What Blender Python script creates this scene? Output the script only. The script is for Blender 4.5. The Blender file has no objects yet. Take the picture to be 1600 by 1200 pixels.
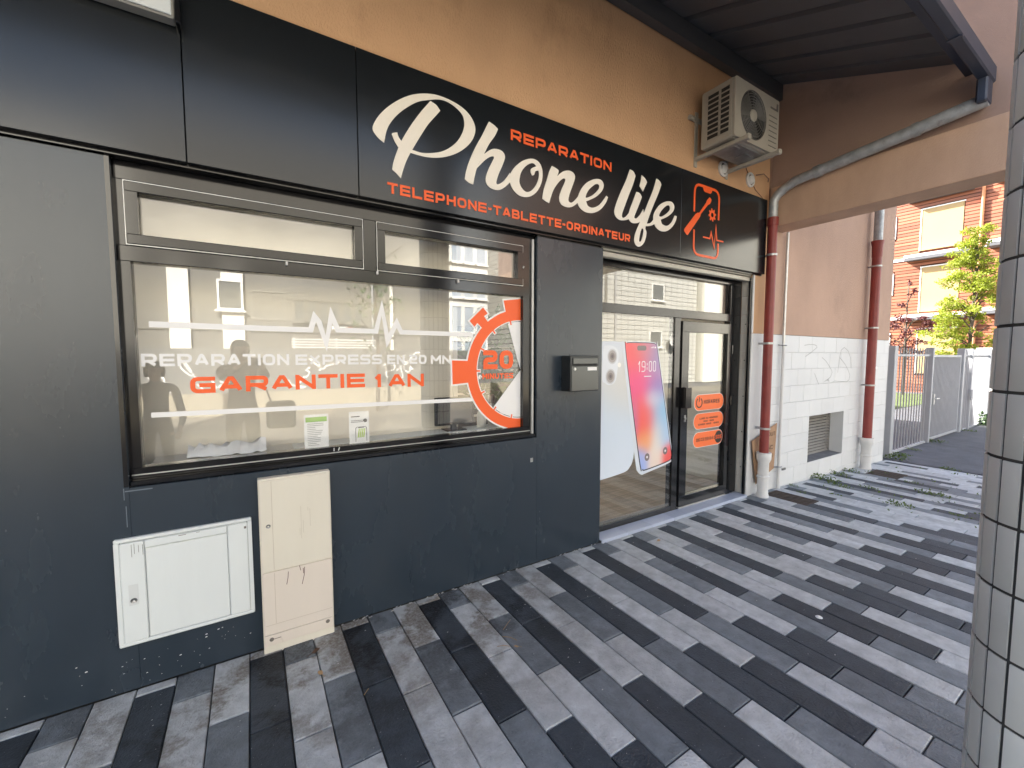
import bpy, math, random
from math import sin, cos, pi, radians, atan2, hypot
from mathutils import Vector, Matrix
from mathutils.geometry import tessellate_polygon
random.seed(7)
S = bpy.context.scene
# ------------------------------------------------------------------ camera, sky, sun, exposure
CAMP = Vector((0, -2.5864, 1.6))
RT = Vector((.848938, -.528492, -.000329)); DN = Vector((-.034892, -.055428, -.997853)); FW = Vector((.527339, .847127, -.065495))
FPX = 655.21
cd = bpy.data.cameras.new('camera'); cam = bpy.data.objects.new('camera', cd); S.collection.objects.link(cam)
cam.matrix_world = Matrix(((RT.x, -DN.x, -FW.x, CAMP.x), (RT.y, -DN.y, -FW.y, CAMP.y), (RT.z, -DN.z, -FW.z, CAMP.z), (0, 0, 0, 1)))
cd.lens = FPX / 1600 * 36; cd.sensor_width = 36; cd.clip_start = .01; cd.clip_end = 600
S.camera = cam
SUN = Vector((-.36, .69, .63)).normalized()
W = bpy.data.worlds.new('World'); S.world = W; W.use_nodes = True
wn = W.node_tree; bg = wn.nodes['Background']
sk = wn.nodes.new('ShaderNodeTexSky'); sk.sky_type = 'NISHITA'; sk.sun_disc = False
sk.sun_elevation = math.asin(SUN.z); sk.sun_rotation = atan2(SUN.x, SUN.y); sk.dust_density = 2.5; sk.air_density = 1.0
wn.links.new(sk.outputs[0], bg.inputs[0]); bg.inputs[1].default_value = .10
sl = bpy.data.lights.new('sun', 'SUN'); sl.energy = 5.0; sl.angle = radians(.5); sl.color = (1, .95, .88)
so = bpy.data.objects.new('sun', sl); S.collection.objects.link(so); so.location = (-20, 20, 40)
so.rotation_euler = SUN.to_track_quat('Z', 'Y').to_euler()
S.view_settings.view_transform = 'Standard'; S.view_settings.look = 'None'; S.view_settings.gamma = 1
S.view_settings.use_curve_mapping = False; S.view_settings.exposure = 2.58
S.render.engine = 'CYCLES'
S.cycles.max_bounces = 10; S.cycles.transparent_max_bounces = 16; S.cycles.glossy_bounces = 5; S.cycles.diffuse_bounces = 5

def px(p):
    d = Vector(p) - CAMP; z = d.dot(FW)
    if z < .05: return None
    return 800 + FPX * d.dot(RT) / z, 600 + FPX * d.dot(DN) / z, z

# ------------------------------------------------------------------ object helpers
COL = S.collection
WL = {}
def thing(name, label, cat, loc=(0, 0, 0), group=None, kind=None):
    o = bpy.data.objects.new(name, None); COL.objects.link(o); o.location = loc; o.empty_display_size = .2
    WL[o.name] = Vector(loc)
    o['label'] = label; o['category'] = cat
    if group: o['group'] = group
    if kind: o['kind'] = kind
    return o
def tag(o, label, cat, group=None):
    o['label'] = label; o['category'] = cat
    if group: o['group'] = group
    return o
class MB:
    def __init__(s): s.v = []; s.f = []; s.m = []; s.sm = []; s.cur = 0
    def add(s, vs, fs, smooth=False):
        n = len(s.v); s.v += [tuple(p) for p in vs]
        for f in fs: s.f.append([i + n for i in f]); s.m.append(s.cur); s.sm.append(smooth)
        return s
    def box(s, x0, x1, y0, y1, z0, z1, c=0):
        if x1 < x0: x0, x1 = x1, x0
        if y1 < y0: y0, y1 = y1, y0
        if z1 < z0: z0, z1 = z1, z0
        if c <= 0:
            s.add([(x0, y0, z0), (x1, y0, z0), (x1, y1, z0), (x0, y1, z0), (x0, y0, z1), (x1, y0, z1), (x1, y1, z1), (x0, y1, z1)],
                  [(3, 2, 1, 0), (4, 5, 6, 7), (0, 1, 5, 4), (1, 2, 6, 5), (2, 3, 7, 6), (3, 0, 4, 7)])
            return s
        c = min(c, (x1 - x0) * .45, (y1 - y0) * .45, (z1 - z0) * .45)
        vs = []; idx = {}
        X = (x0, x1); Y = (y0, y1); Z = (z0, z1)
        for i in (0, 1):
            for j in (0, 1):
                for k in (0, 1):
                    sx, sy, sz = (c if i == 0 else -c), (c if j == 0 else -c), (c if k == 0 else -c)
                    for a, p in enumerate(((X[i], Y[j] + sy, Z[k] + sz), (X[i] + sx, Y[j], Z[k] + sz), (X[i] + sx, Y[j] + sy, Z[k]))):
                        idx[i, j, k, a] = len(vs); vs.append(p)
        F = []
        cx = Vector(((x0 + x1) / 2, (y0 + y1) / 2, (z0 + z1) / 2))
        def q(l):
            P = [Vector(vs[i]) for i in l]; n = (P[1] - P[0]).cross(P[2] - P[0]); m = sum(P, Vector()) / len(P) - cx
            F.append(l if n.dot(m) > 0 else l[::-1])
        for i in (0, 1):
            q([idx[i, 0, 0, 0], idx[i, 1, 0, 0], idx[i, 1, 1, 0], idx[i, 0, 1, 0]])
            q([idx[0, i, 0, 1], idx[1, i, 0, 1], idx[1, i, 1, 1], idx[0, i, 1, 1]])
            q([idx[0, 0, i, 2], idx[1, 0, i, 2], idx[1, 1, i, 2], idx[0, 1, i, 2]])
            for j in (0, 1):
                q([idx[i, j, 0, 0], idx[i, j, 0, 1], idx[i, j, 1, 1], idx[i, j, 1, 0]])
                q([idx[i, 0, j, 0], idx[i, 0, j, 2], idx[i, 1, j, 2], idx[i, 1, j, 0]])
                q([idx[0, i, j, 1], idx[0, i, j, 2], idx[1, i, j, 2], idx[1, i, j, 1]])
                for k in (0, 1): q([idx[i, j, k, 0], idx[i, j, k, 1], idx[i, j, k, 2]])
        return s.add(vs, F)
    def quad(s, a, b, c, d): return s.add([a, b, c, d], [(0, 1, 2, 3)])
    def tube(s, pts, r, n=12, cap=True):
        pts = [Vector(p) for p in pts]; rs = r if isinstance(r, (list, tuple)) else [r] * len(pts)
        t = (pts[1] - pts[0]).normalized(); u = t.orthogonal().normalized(); vs = []
        for i, p in enumerate(pts):
            if 0 < i < len(pts) - 1: tt = ((pts[i + 1] - p).normalized() + (p - pts[i - 1]).normalized()).normalized()
            elif i == 0: tt = t
            else: tt = (p - pts[i - 1]).normalized()
            u = (u - tt * u.dot(tt)).normalized(); w = tt.cross(u)
            for k in range(n): a = 2 * pi * k / n; vs.append(p + (u * cos(a) + w * sin(a)) * rs[i])
        F = []
        for i in range(len(pts) - 1):
            for k in range(n): F.append((i * n + k, i * n + (k + 1) % n, (i + 1) * n + (k + 1) % n, (i + 1) * n + k))
        m = len(s.v); s.add(vs, F, True)
        if cap:
            s.v += []; s.f.append([m + k for k in range(n)][::-1]); s.f.append([m + (len(pts) - 1) * n + k for k in range(n)]); s.m += [s.cur] * 2; s.sm += [False] * 2
        return s
    def lathe(s, prof, c, axis='z', n=24, a0=0, a1=2 * pi):
        # prof = [(r, h)], c = centre
        c = Vector(c); vs = []; full = abs(a1 - a0 - 2 * pi) < 1e-6; nn = n if full else n + 1
        for r, h in prof:
            for k in range(nn):
                a = a0 + (a1 - a0) * k / n
                if axis == 'z': p = Vector((r * cos(a), r * sin(a), h))
                elif axis == 'y': p = Vector((r * cos(a), h, r * sin(a)))
                else: p = Vector((h, r * cos(a), r * sin(a)))
                vs.append(c + p)
        F = []
        for i in range(len(prof) - 1):
            for k in range(n):
                k2 = (k + 1) % nn; F.append((i * nn + k, i * nn + k2, (i + 1) * nn + k2, (i + 1) * nn + k))
        return s.add(vs, F, True)
    def poly(s, loops, y, t=.002, smooth=False, fn=None):
        # filled outline in the xz plane facing -y, front at y, thickness t behind it
        fn = fn or (lambda u, w, d: (u, y + d, w))
        L3 = [[Vector((p[0], p[1], 0)) for p in L] for L in loops]
        tri = tessellate_polygon(L3); flat = [p for L in loops for p in L]; n = len(flat)
        vs = [fn(p[0], p[1], 0) for p in flat]; F = []
        for a, b, c in tri:
            pa, pb, pc = flat[a], flat[b], flat[c]
            ccw = (pb[0] - pa[0]) * (pc[1] - pa[1]) - (pb[1] - pa[1]) * (pc[0] - pa[0]) > 0
            F.append((a, b, c) if ccw else (a, c, b))
        if t > 0:
            vs += [fn(p[0], p[1], t) for p in flat]; o = 0
            for L in loops:
                m = len(L)
                for i in range(m): j = (i + 1) % m; F.append((o + i, o + j, n + o + j, n + o + i))
                o += m
        return s.add(vs, F)
    def mesh(s, name, mats, off=Vector()):
        me = bpy.data.meshes.new(name)
        me.from_pydata([(p[0] - off[0], p[1] - off[1], p[2] - off[2]) for p in s.v], [], s.f)
        mats = mats if isinstance(mats, (list, tuple)) else [mats]
        for m in mats: me.materials.append(m)
        me.polygons.foreach_set('material_index', s.m); me.polygons.foreach_set('use_smooth', s.sm)
        me.update()
        if any(s.sm): me.set_sharp_from_angle(angle=radians(40))
        return me
    def build(s, name, mats, parent=None, kind=None):
        off = WL[parent.name] if parent else Vector()
        if not parent and s.v:      # top-level single mesh: origin at its base centre
            xs, ys, zs = zip(*s.v); off = Vector(((min(xs) + max(xs)) / 2, (min(ys) + max(ys)) / 2, min(zs)))
        o = bpy.data.objects.new(name, s.mesh(name, mats, off)); COL.objects.link(o)
        if parent: o.parent = parent
        else: o.location = off
        WL[o.name] = off.copy()
        if kind: o['kind'] = kind
        return o
def inst(name, me, loc, parent, rot=None, label=None):
    o = bpy.data.objects.new(name, me); COL.objects.link(o); o.parent = parent; o.location = Vector(loc) - WL[parent.name]
    if rot: o.rotation_euler = rot
    WL[o.name] = Vector(loc)
    return o
def clone(root, loc, label, group):
    c = root.copy(); COL.objects.link(c); c.location = loc; WL[c.name] = Vector(loc); c['label'] = label; c['group'] = group
    for ch in list(root.children):
        d = ch.copy(); COL.objects.link(d); d.parent = c; WL[d.name] = Vector(loc)
        for g in list(ch.children):
            e = g.copy(); COL.objects.link(e); e.parent = d; WL[e.name] = Vector(loc)
    return c
def struct(mb, name, mat): return mb.build(name, mat, None, 'structure')

# ------------------------------------------------------------------ materials
def M(name, col, rough=.6, metal=0, spec=.5, var=.0, vs=8, bump=0, bs=60, dirt=None, ds=3, dthr=.6, rvar=0, island=0, coat=0, stretch=(1, 1, 1), trans=0):
    m = bpy.data.materials.new(name); m.use_nodes = True; nt = m.node_tree; N = nt.nodes; Lk = nt.links.new
    b = N['Principled BSDF']; b.inputs['Base Color'].default_value = (*col, 1); b.inputs['Roughness'].default_value = rough
    b.inputs['Metallic'].default_value = metal; b.inputs['Specular IOR Level'].default_value = spec
    if coat: b.inputs['Coat Weight'].default_value = coat; b.inputs['Coat Roughness'].default_value = .08
    geo = N.new('ShaderNodeNewGeometry'); mp = N.new('ShaderNodeMapping'); Lk(geo.outputs['Position'], mp.inputs[0]); mp.inputs['Scale'].default_value = stretch
    def noise(sc, det=6, ro=.6):
        n = N.new('ShaderNodeTexNoise'); n.inputs['Scale'].default_value = sc; n.inputs['Detail'].default_value = det; n.inputs['Roughness'].default_value = ro
        Lk(mp.outputs[0], n.inputs['Vector']); return n.outputs['Fac']
    def ramp(fac, a, b_, lo=0, hi=1):
        r = N.new('ShaderNodeMapRange'); Lk(fac, r.inputs[0]); r.inputs[1].default_value = a; r.inputs[2].default_value = b_; r.inputs[3].default_value = lo; r.inputs[4].default_value = hi
        return r.outputs[0]
    out = None
    def cur():
        if out is not None: return out
        c = N.new('ShaderNodeRGB'); c.outputs[0].default_value = (*col, 1); return c.outputs[0]
    def mul(c, f):
        v = N.new('ShaderNodeVectorMath'); v.operation = 'SCALE'; Lk(c, v.inputs[0]); Lk(f, v.inputs['Scale']); return v.outputs[0]
    if var: out = mul(cur(), ramp(noise(vs), .3, .7, 1 - var, 1 + var))
    if island:
        oi = N.new('ShaderNodeObjectInfo'); ad = N.new('ShaderNodeMath'); ad.operation = 'ADD'; Lk(oi.outputs['Random'], ad.inputs[0]); Lk(geo.outputs['Random Per Island'], ad.inputs[1])
        fr = N.new('ShaderNodeMath'); fr.operation = 'FRACT'; Lk(ad.outputs[0], fr.inputs[0])
        out = mul(cur(), ramp(fr.outputs[0], 0, 1, 1 - island, 1 + island))
    if dirt:
        mx = N.new('ShaderNodeMix'); mx.data_type = 'RGBA'; Lk(ramp(noise(ds, 8, .7), dthr, dthr + .14, 0, dirt[3]), mx.inputs['Factor'])
        Lk(cur(), mx.inputs['A']); mx.inputs['B'].default_value = (*dirt[:3], 1); out = mx.outputs['Result']
    if out is not None: Lk(out, b.inputs['Base Color'])
    if rvar: Lk(ramp(noise(vs * .7), .3, .7, rough - rvar, rough + rvar), b.inputs['Roughness'])
    if bump:
        bp = N.new('ShaderNodeBump'); bp.inputs['Strength'].default_value = bump; bp.inputs['Distance'].default_value = .01; Lk(noise(bs, 4), bp.inputs['Height']); Lk(bp.outputs[0], b.inputs['Normal'])
    if trans:
        tr = N.new('ShaderNodeBsdfTranslucent'); ms = N.new('ShaderNodeMixShader'); ms.inputs[0].default_value = trans
        if out is not None: Lk(out, tr.inputs[0])
        else: tr.inputs[0].default_value = (*col, 1)
        Lk(b.outputs[0], ms.inputs[1]); Lk(tr.outputs[0], ms.inputs[2]); Lk(ms.outputs[0], N['Material Output'].inputs[0])
    return m
def glass(name, base=.06, gain=1.6, tint=(.985, .985, .98), rough=.0):
    m = bpy.data.materials.new(name); m.use_nodes = True; nt = m.node_tree; N = nt.nodes; Lk = nt.links.new
    N.remove(N['Principled BSDF'])
    t = N.new('ShaderNodeBsdfTransparent'); t.inputs[0].default_value = (*tint, 1)
    g = N.new('ShaderNodeBsdfGlossy'); g.inputs['Roughness'].default_value = rough; g.inputs[0].default_value = (1, 1, 1, 1)
    f = N.new('ShaderNodeFresnel'); ge = N.new('ShaderNodeNewGeometry'); io = N.new('ShaderNodeMapRange'); io.inputs[3].default_value = 1.5; io.inputs[4].default_value = 1 / 1.5
    Lk(ge.outputs['Backfacing'], io.inputs[0]); Lk(io.outputs[0], f.inputs[0])     # same reflectance on both faces of the sheet
    a = N.new('ShaderNodeMath'); a.operation = 'MULTIPLY_ADD'; a.use_clamp = True; a.inputs[1].default_value = gain; a.inputs[2].default_value = base
    Lk(f.outputs[0], a.inputs[0]); mx = N.new('ShaderNodeMixShader'); Lk(a.outputs[0], mx.inputs[0]); Lk(t.outputs[0], mx.inputs[1]); Lk(g.outputs[0], mx.inputs[2])
    Lk(mx.outputs[0], N['Material Output'].inputs[0])
    return m
navy = M('navy cladding', (.023, .034, .047), .27, spec=.6, var=.07, vs=2, rvar=.02, dirt=(.06, .066, .07, .14), ds=1.6, dthr=.54, stretch=(1.6, 1, .6))
navyf = M('charcoal fascia', (.009, .011, .013), .20, spec=.55, var=.05, vs=2, rvar=.015)
black = M('black aluminium', (.009, .009, .010), .13, spec=.6)
blackm = M('black rubber', (.008, .008, .008), .7)
orangew = M('orange render', (.60, .365, .205), .9, var=.10, vs=1.3, bump=.9, bs=75, dirt=(.33, .19, .10, .55), ds=1.1, dthr=.58, stretch=(1, 1, .6))
pinkw = M('pink render', (.46, .305, .225), .9, var=.09, vs=1.3, bump=.9, bs=75, dirt=(.27, .18, .14, .45), ds=1.2, dthr=.58, stretch=(1, 1, .6))
gablew = M('shaded pink render', (.34, .23, .18), .92, var=.08, vs=1.5, bump=.35, bs=180, dirt=(.16, .11, .09, .5), ds=1.1, dthr=.58)  # darker copy of the pink render, shade on the gable put into its colour
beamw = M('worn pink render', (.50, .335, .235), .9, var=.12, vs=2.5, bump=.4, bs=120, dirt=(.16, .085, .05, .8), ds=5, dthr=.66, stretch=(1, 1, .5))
whitet = M('white painted tile', (.62, .62, .615), .55, var=.04, vs=2, bump=.1, bs=25, island=.03, dirt=(.45, .43, .4, .5), ds=2.2, dthr=.64)
joint = M('painted joint', (.46, .46, .455), .9)
cream = M('cream panel', (.66, .615, .515), .5, var=.03, vs=3, bump=.05, bs=30, dirt=(.35, .28, .2, .5), ds=7, dthr=.68, stretch=(2, 1, .5))
creamd = M('cream panel lower', (.65, .58, .50), .5, var=.03, vs=3, bump=.05, bs=30, dirt=(.35, .25, .18, .6), ds=7, dthr=.66, stretch=(2, 1, .5))
whitem = M('white painted metal', (.66, .69, .68), .45, var=.03, vs=2, bump=.04, bs=40, dirt=(.38, .38, .36, .5), ds=6, dthr=.69, stretch=(2.5, 1, .5))
scuff = M('grey scuff mark', (.16, .14, .12), .8)
lockm = M('lock steel', (.28, .28, .28), .35, 1)
alu = M('aluminium trim', (.55, .55, .53), .4, .6, var=.1, vs=12)
vinylw = M('white vinyl', (.80, .79, .77), .5)
vinylc = M('cream sign letters', (.80, .75, .66), .5)
vinylo = M('orange vinyl', (.86, .115, .018), .45)
vinylb = M('black vinyl', (.015, .014, .014), .5)
wind_gl = glass('window glass', .03, 1.6)
door_gl = glass('door glass', .03, 1.1, (.95, .96, .95))
wallin = M('interior paint', (.60, .575, .52), .8)
inbeige = M('beige partition', (.73, .69, .59), .7, var=.03, vs=.8)
woodf = M('wood laminate', (.32, .25, .19), .45, var=.35, vs=6, stretch=(.4, 5, 1), island=.15)
pl = dict(var=.22, vs=13, bump=.7, bs=90)
def paver_mat(name, col, mud, isl):
    m = M(name, col, .62, spec=.4, island=isl, **pl); nt = m.node_tree; N = nt.nodes; Lk = nt.links.new; b = N['Principled BSDF']
    src = b.inputs['Base Color'].links[0].from_socket
    geo = N.new('ShaderNodeNewGeometry')
    def noise(sc, det, ro, st=(1, 1, 1)):
        mp = N.new('ShaderNodeMapping'); mp.inputs['Scale'].default_value = st; Lk(geo.outputs['Position'], mp.inputs[0])
        n = N.new('ShaderNodeTexNoise'); n.inputs['Scale'].default_value = sc; n.inputs['Detail'].default_value = det; n.inputs['Roughness'].default_value = ro; Lk(mp.outputs[0], n.inputs['Vector']); return n.outputs['Fac']
    def mr(f, a, c, lo=0, hi=1):
        r = N.new('ShaderNodeMapRange'); Lk(f, r.inputs[0]); r.inputs[1].default_value = a; r.inputs[2].default_value = c; r.inputs[3].default_value = lo; r.inputs[4].default_value = hi; return r.outputs[0]
    def mm(a, c, op='MULTIPLY'):
        k = N.new('ShaderNodeMath'); k.operation = op; k.use_clamp = True; Lk(a, k.inputs[0]); Lk(c, k.inputs[1]); return k.outputs[0]
    def mix(f, A, B):
        x = N.new('ShaderNodeMix'); x.data_type = 'RGBA'; Lk(f, x.inputs['Factor']); Lk(A, x.inputs['A']); x.inputs['B'].default_value = (*B, 1); return x.outputs['Result']
    sep = N.new('ShaderNodeSeparateXYZ'); Lk(geo.outputs['Position'], sep.inputs[0])
    # muddy, damp zone on the ground in front of the window (a real spill with its own outline)
    zone = mm(mm(mr(sep.outputs[1], -1.3, -.30), mr(sep.outputs[0], -1.2, -.3)), mr(sep.outputs[0], 2.3, 1.2))
    blot = mr(noise(3.4, 8, .66), .47, .55)
    out = mix(mm(mm(zone, blot), mr(noise(60, 3, .7), .3, .6, .45, mud[3])), src, mud[:3])
    spk = mr(noise(24, 6, .8), .60, .68, 0, .65); out = mix(spk, out, tuple(c * .45 for c in col))
    out = mix(mr(noise(2.3, 8, .7), .52, .70, 0, .45), out, tuple(c * .62 for c in col))
    pale = mr(noise(95, 2, .5), .735, .75, 0, .6); out = mix(pale, out, (.5, .5, .5))
    Lk(out, b.inputs['Base Color']); return m
PM = {'L': paver_mat('light grey paver', (.47, .485, .488), (.15, .125, .095, .95), .10),
      'M': paver_mat('mid grey paver', (.172, .192, .208), (.03, .03, .032, .85), .14),
      'K': paver_mat('dark paver', (.043, .053, .064), (.006, .006, .008, 1), .2)}
bed = M('joint sand', (.075, .07, .062), .95, bump=.3, bs=300)
asph = M('asphalt', (.075, .078, .086), .85, var=.22, vs=4, bump=.5, bs=220, dirt=(.13, .13, .13, .5), ds=1.3, dthr=.58)
roadm = M('road asphalt', (.11, .10, .085), .9, var=.12, vs=2, bump=.3, bs=120)
cobm = M('cobbles', (.17, .15, .115), .9, var=.4, vs=5, bump=.6, bs=9)
grassm = M('grass', (.06, .09, .02), .9, var=.4, vs=3, bump=.5, bs=60)
tilec = M('grey glazed tile', (.57, .58, .56), .45, spec=.5, var=.06, vs=3, island=.10, rvar=.08, dirt=(.20, .19, .17, .5), ds=5, dthr=.64)
grout = M('dark grout', (.06, .06, .06), .9)
redp = M('red painted pipe', (.23, .034, .028), .45, var=.15, vs=5, dirt=(.42, .27, .24, .8), ds=17, dthr=.655)
zinc = M('zinc', (.40, .42, .43), .48, .45, var=.25, vs=14, dirt=(.18, .17, .16, .7), ds=10, dthr=.58)
whitep = M('white painted cast pipe', (.64, .63, .61), .5, var=.05, vs=6, dirt=(.3, .2, .15, .8), ds=9, dthr=.64)
deckm = M('grey sheet deck', (.11, .115, .125), .5, var=.1, vs=2, dirt=(.05, .05, .05, .5), ds=2, dthr=.6)
gutm = M('dark blue gutter', (.035, .047, .075), .45, var=.1, vs=3)
acm = M('aged white plastic', (.38, .355, .30), .5, var=.08, vs=5, dirt=(.2, .17, .13, .6), ds=8, dthr=.64)
acdark = M('grille dark', (.02, .02, .02), .6)
acgr = M('fan grille', (.13, .125, .115), .5)
steel = M('galvanised', (.42, .42, .42), .4, .8, var=.15, vs=20)
fencem = M('grey painted fence', (.36, .37, .39), .5, var=.06, vs=4)
cardb = M('cardboard', (.36, .22, .13), .9, var=.15, vs=8, bump=.2, bs=60)
gratem = M('rusty grate', (.075, .058, .046), .85, var=.3, vs=20)
# ------------------------------------------------------------------ lettering helpers
def arc_round(poly, rad, closed):
    out = []; n = len(poly)
    for i, p in enumerate(poly):
        if len(p) > 2 and p[2] and (closed or 0 < i < n - 1):
            a = Vector(poly[i - 1][:2]); b = Vector(p[:2]); c = Vector(poly[(i + 1) % n][:2])
            d1 = (a - b); d2 = (c - b); r = min(rad, d1.length * .49, d2.length * .49); d1.normalize(); d2.normalize()
            P = b + d1 * r; Q = b + d2 * r
            for k in range(6):
                t = k / 5; out.append(P.lerp(b, t).lerp(b.lerp(Q, t), t))
        else: out.append(Vector(p[:2]))
    return out
def ribbon(mb, pts, t, y, closed=False, th=.0015, fn=None):
    n = len(pts); Lf = []; Rt = []
    for i, p in enumerate(pts):
        a = pts[i - 1] if (i or closed) else None; c = pts[(i + 1) % n] if (i < n - 1 or closed) else None
        d1 = (p - a).normalized() if a is not None else None; d2 = (c - p).normalized() if c is not None else None
        if d1 is None: d1 = d2
        if d2 is None: d2 = d1
        m = Vector((-(d1.y + d2.y), d1.x + d2.x))
        if m.length < 1e-6: m = Vector((-d1.y, d1.x))
        m.normalize(); k = m.dot(Vector((-d1.y, d1.x))); k = max(k, .3)
        Lf.append(p + m * (t / 2 / k)); Rt.append(p - m * (t / 2 / k))
    if closed:
        loops = [Rt, Lf] if abs(area(Rt)) > abs(area(Lf)) else [Lf, Rt]
        mb.poly(loops, y, th, fn=fn)
    else: mb.poly([Lf + Rt[::-1]], y, th, fn=fn)
def area(P): return sum(P[i - 1][0] * P[i][1] - P[i][0] * P[i - 1][1] for i in range(len(P))) / 2
O_ = [(0, 0, 1), (0, 1, 1), (1, 1, 1), (1, 0, 1)]
GL = {'A': ([(0, 0), (.42, 1)], [(.58, 1), (1, 0)], [(.34, 1), (.66, 1)], [(.17, .30), (.83, .30)]), 'B': ([(0, 0), (0, 1)], [(0, 1), (.95, 1, 1), (.95, .5, 1), (0, .5)], [(0, .5), (1, .5, 1), (1, 0, 1), (0, 0)]),
      'D': ('c', [(0, 0), (0, 1), (1, 1, 1), (1, 0, 1)],), 'E': ([(1, 1), (0, 1), (0, 0), (1, 0)], [(0, .5), (.95, .5)]), 'G': ([(1, 1), (0, 1, 1), (0, 0, 1), (1, 0), (1, .48), (.45, .48)],),
      'H': ([(0, 0), (0, 1)], [(1, 0), (1, 1)], [(0, .5), (1, .5)]), 'I': ([(.5, 0), (.5, 1)],), 'L': ([(0, 1), (0, 0), (1, 0)],), 'M': ([(0, 0), (0, 1)], [(.02, 1), (.5, .3)], [(.5, .3), (.98, 1)], [(1, 1), (1, 0)]),
      'N': ([(0, 0), (0, 1)], [(.02, 1), (.98, 0)], [(1, 0), (1, 1)]), 'O': ('c', O_), '0': ('c', O_), 'P': ([(0, 0), (0, 1)], [(0, 1), (1, 1, 1), (1, .36, 1), (0, .36)]), 'R': ([(0, 0), (0, 1)], [(0, 1), (1, 1, 1), (1, .38, 1), (0, .38)], [(.45, .38), (1, 0)]),
      'S': ([(1, 1), (0, 1, 1), (0, .5, 1), (1, .5, 1), (1, 0, 1), (0, 0)],), 'T': ([(0, 1), (1, 1)], [(.5, 1), (.5, 0)]), 'U': ([(0, 1), (0, 0, 1), (1, 0, 1), (1, 1)],), 'V': ([(0, 1), (.48, 0)], [(.52, 0), (1, 1)]),
      'X': ([(0, 0), (1, 1)], [(0, 1), (1, 0)]), '-': ([(0, .5), (1, .5)],), '1': ([(.0, .68), (.62, .98)], [(.7, 1), (.7, 0)]), '2': ([(0, 1), (1, 1, 1), (1, .5, 1), (0, .5, 1), (0, 0), (1, 0)],),
      '3': ([(0, 1), (1, 1, 1), (1, 0, 1), (0, 0)], [(.2, .52), (1, .52)]), '4': ([(.75, 0), (.75, 1), (0, .3), (1, .3)],), '5': ([(1, 1), (0, 1), (0, .55), (1, .55, 1), (1, 0, 1), (0, 0)],),
      '6': ([(1, 1), (0, 1, 1), (0, 0, 1), (1, 0, 1), (1, .35)], [(1, .2), (1, .55, 1), (0, .55)]), '8': ('c', O_, ), '9': ([(0, 0), (1, 0, 1), (1, 1, 1), (0, 1, 1), (0, .65)], [(0, .8), (0, .45, 1), (1, .45)]), ':': ([(.5, .2), (.5, .36)], [(.5, .64), (.5, .8)]),
      'C': ([(1, 1), (0, 1, 1), (0, 0, 1), (1, 0)],), 'F': ([(1, 1), (0, 1), (0, 0)], [(0, .5), (.9, .5)])}
GW = {'I': .22, '-': .42, '1': .62, 'M': 1.12, ' ': .42, ':': .25}
def text(mb, s, x0, x1, z0, z1, y, t=.2, gap=.2, rad=.3, th=.0015, fn=None):
    # wide squared capitals set between x0 and x1; t, gap and rad in units of the cap height
    h = z1 - z0; us = [GW.get(c, 1) for c in s]; tot = sum(us); g = gap * h
    w = (x1 - x0 - g * (len(s) - 1)) / tot; x = x0; k = 0; T = t * h
    for c, u in zip(s, us):
        cw = u * w
        if c != ' ':
            st = GL[c]; closed = st[0] == 'c'
            if closed: st = st[1:]
            for pl_ in st:
                P = [(x + T / 2 + p[0] * (cw - T), z0 + T / 2 + p[1] * (h - T)) + tuple(p[2:]) for p in pl_]
                if c == 'I' or (c == 'T' and pl_[0][0] == .5): P = [(x + cw / 2, q[1]) for q in P]; P[0] = (P[0][0], z0 if P[0][1] < P[1][1] else z0 + h - T * .5); P[1] = (P[1][0], z0 + h if P[0][1] < P[1][1] else z0)
                elif not closed:    # square ends; a bowl stops at the edge of its own stem

                    for e, i2 in ((0, 1), (-1, -2)):
                        d = (Vector(P[e][:2]) - Vector(P[i2][:2])).normalized()
                        if abs(d.x) < .01 or (abs(d.y) < .01 and c not in 'HEFBRA'): P[e] = (P[e][0] + d.x * T / 2, P[e][1] + d.y * T / 2)
                        elif abs(d.y) < .01 and P[e][0] > x + cw * .6 and c != 'A': P[e] = (P[e][0] + d.x * T / 2, P[e][1])
                ribbon(mb, arc_round(P, rad * h, closed), T, y - .00025 * (k % 4), closed, th, fn); k += 1
            if c == '8': ribbon(mb, [Vector((x + T, z0 + h / 2)), Vector((x + cw - T, z0 + h / 2))], T, y - .001, False, th, fn)
        x += cw + g
def cr(pts, n=5):
    # closed outline through pts, smooth except at points flagged as corners (third item)
    N = len(pts); c = [i for i, p in enumerate(pts) if len(p) > 2]
    out = []
    for i in range(N):
        p1 = Vector(pts[i][:2]); p2 = Vector(pts[(i + 1) % N][:2])
        p0 = p1 - (p2 - p1) if i in c else Vector(pts[i - 1][:2]); p3 = p2 + (p2 - p1) if (i + 1) % N in c else Vector(pts[(i + 2) % N][:2])
        if i in c: p0 = p1
        if (i + 1) % N in c: p3 = p2
        for k in range(n):
            t = k / n; out.append(.5 * ((2 * p1) + (p2 - p0) * t + (2 * p0 - 5 * p1 + 4 * p2 - p3) * t * t + (3 * p1 - p0 - 3 * p2 + p3) * t ** 3))
    return out
def rrect(x0, x1, z0, z1, r, n=6):
    P = []
    for cx, cz, a in ((x1 - r, z1 - r, 0), (x0 + r, z1 - r, 90), (x0 + r, z0 + r, 180), (x1 - r, z0 + r, 270)):
        for k in range(n + 1): an = radians(a + 90 * k / n); P.append((cx + r * cos(an), cz + r * sin(an)))
    return P
def circ(cx, cz, r, n=32, rz=None): return [(cx + r * cos(2 * pi * k / n), cz + (rz or r) * sin(2 * pi * k / n)) for k in range(n)]
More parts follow.
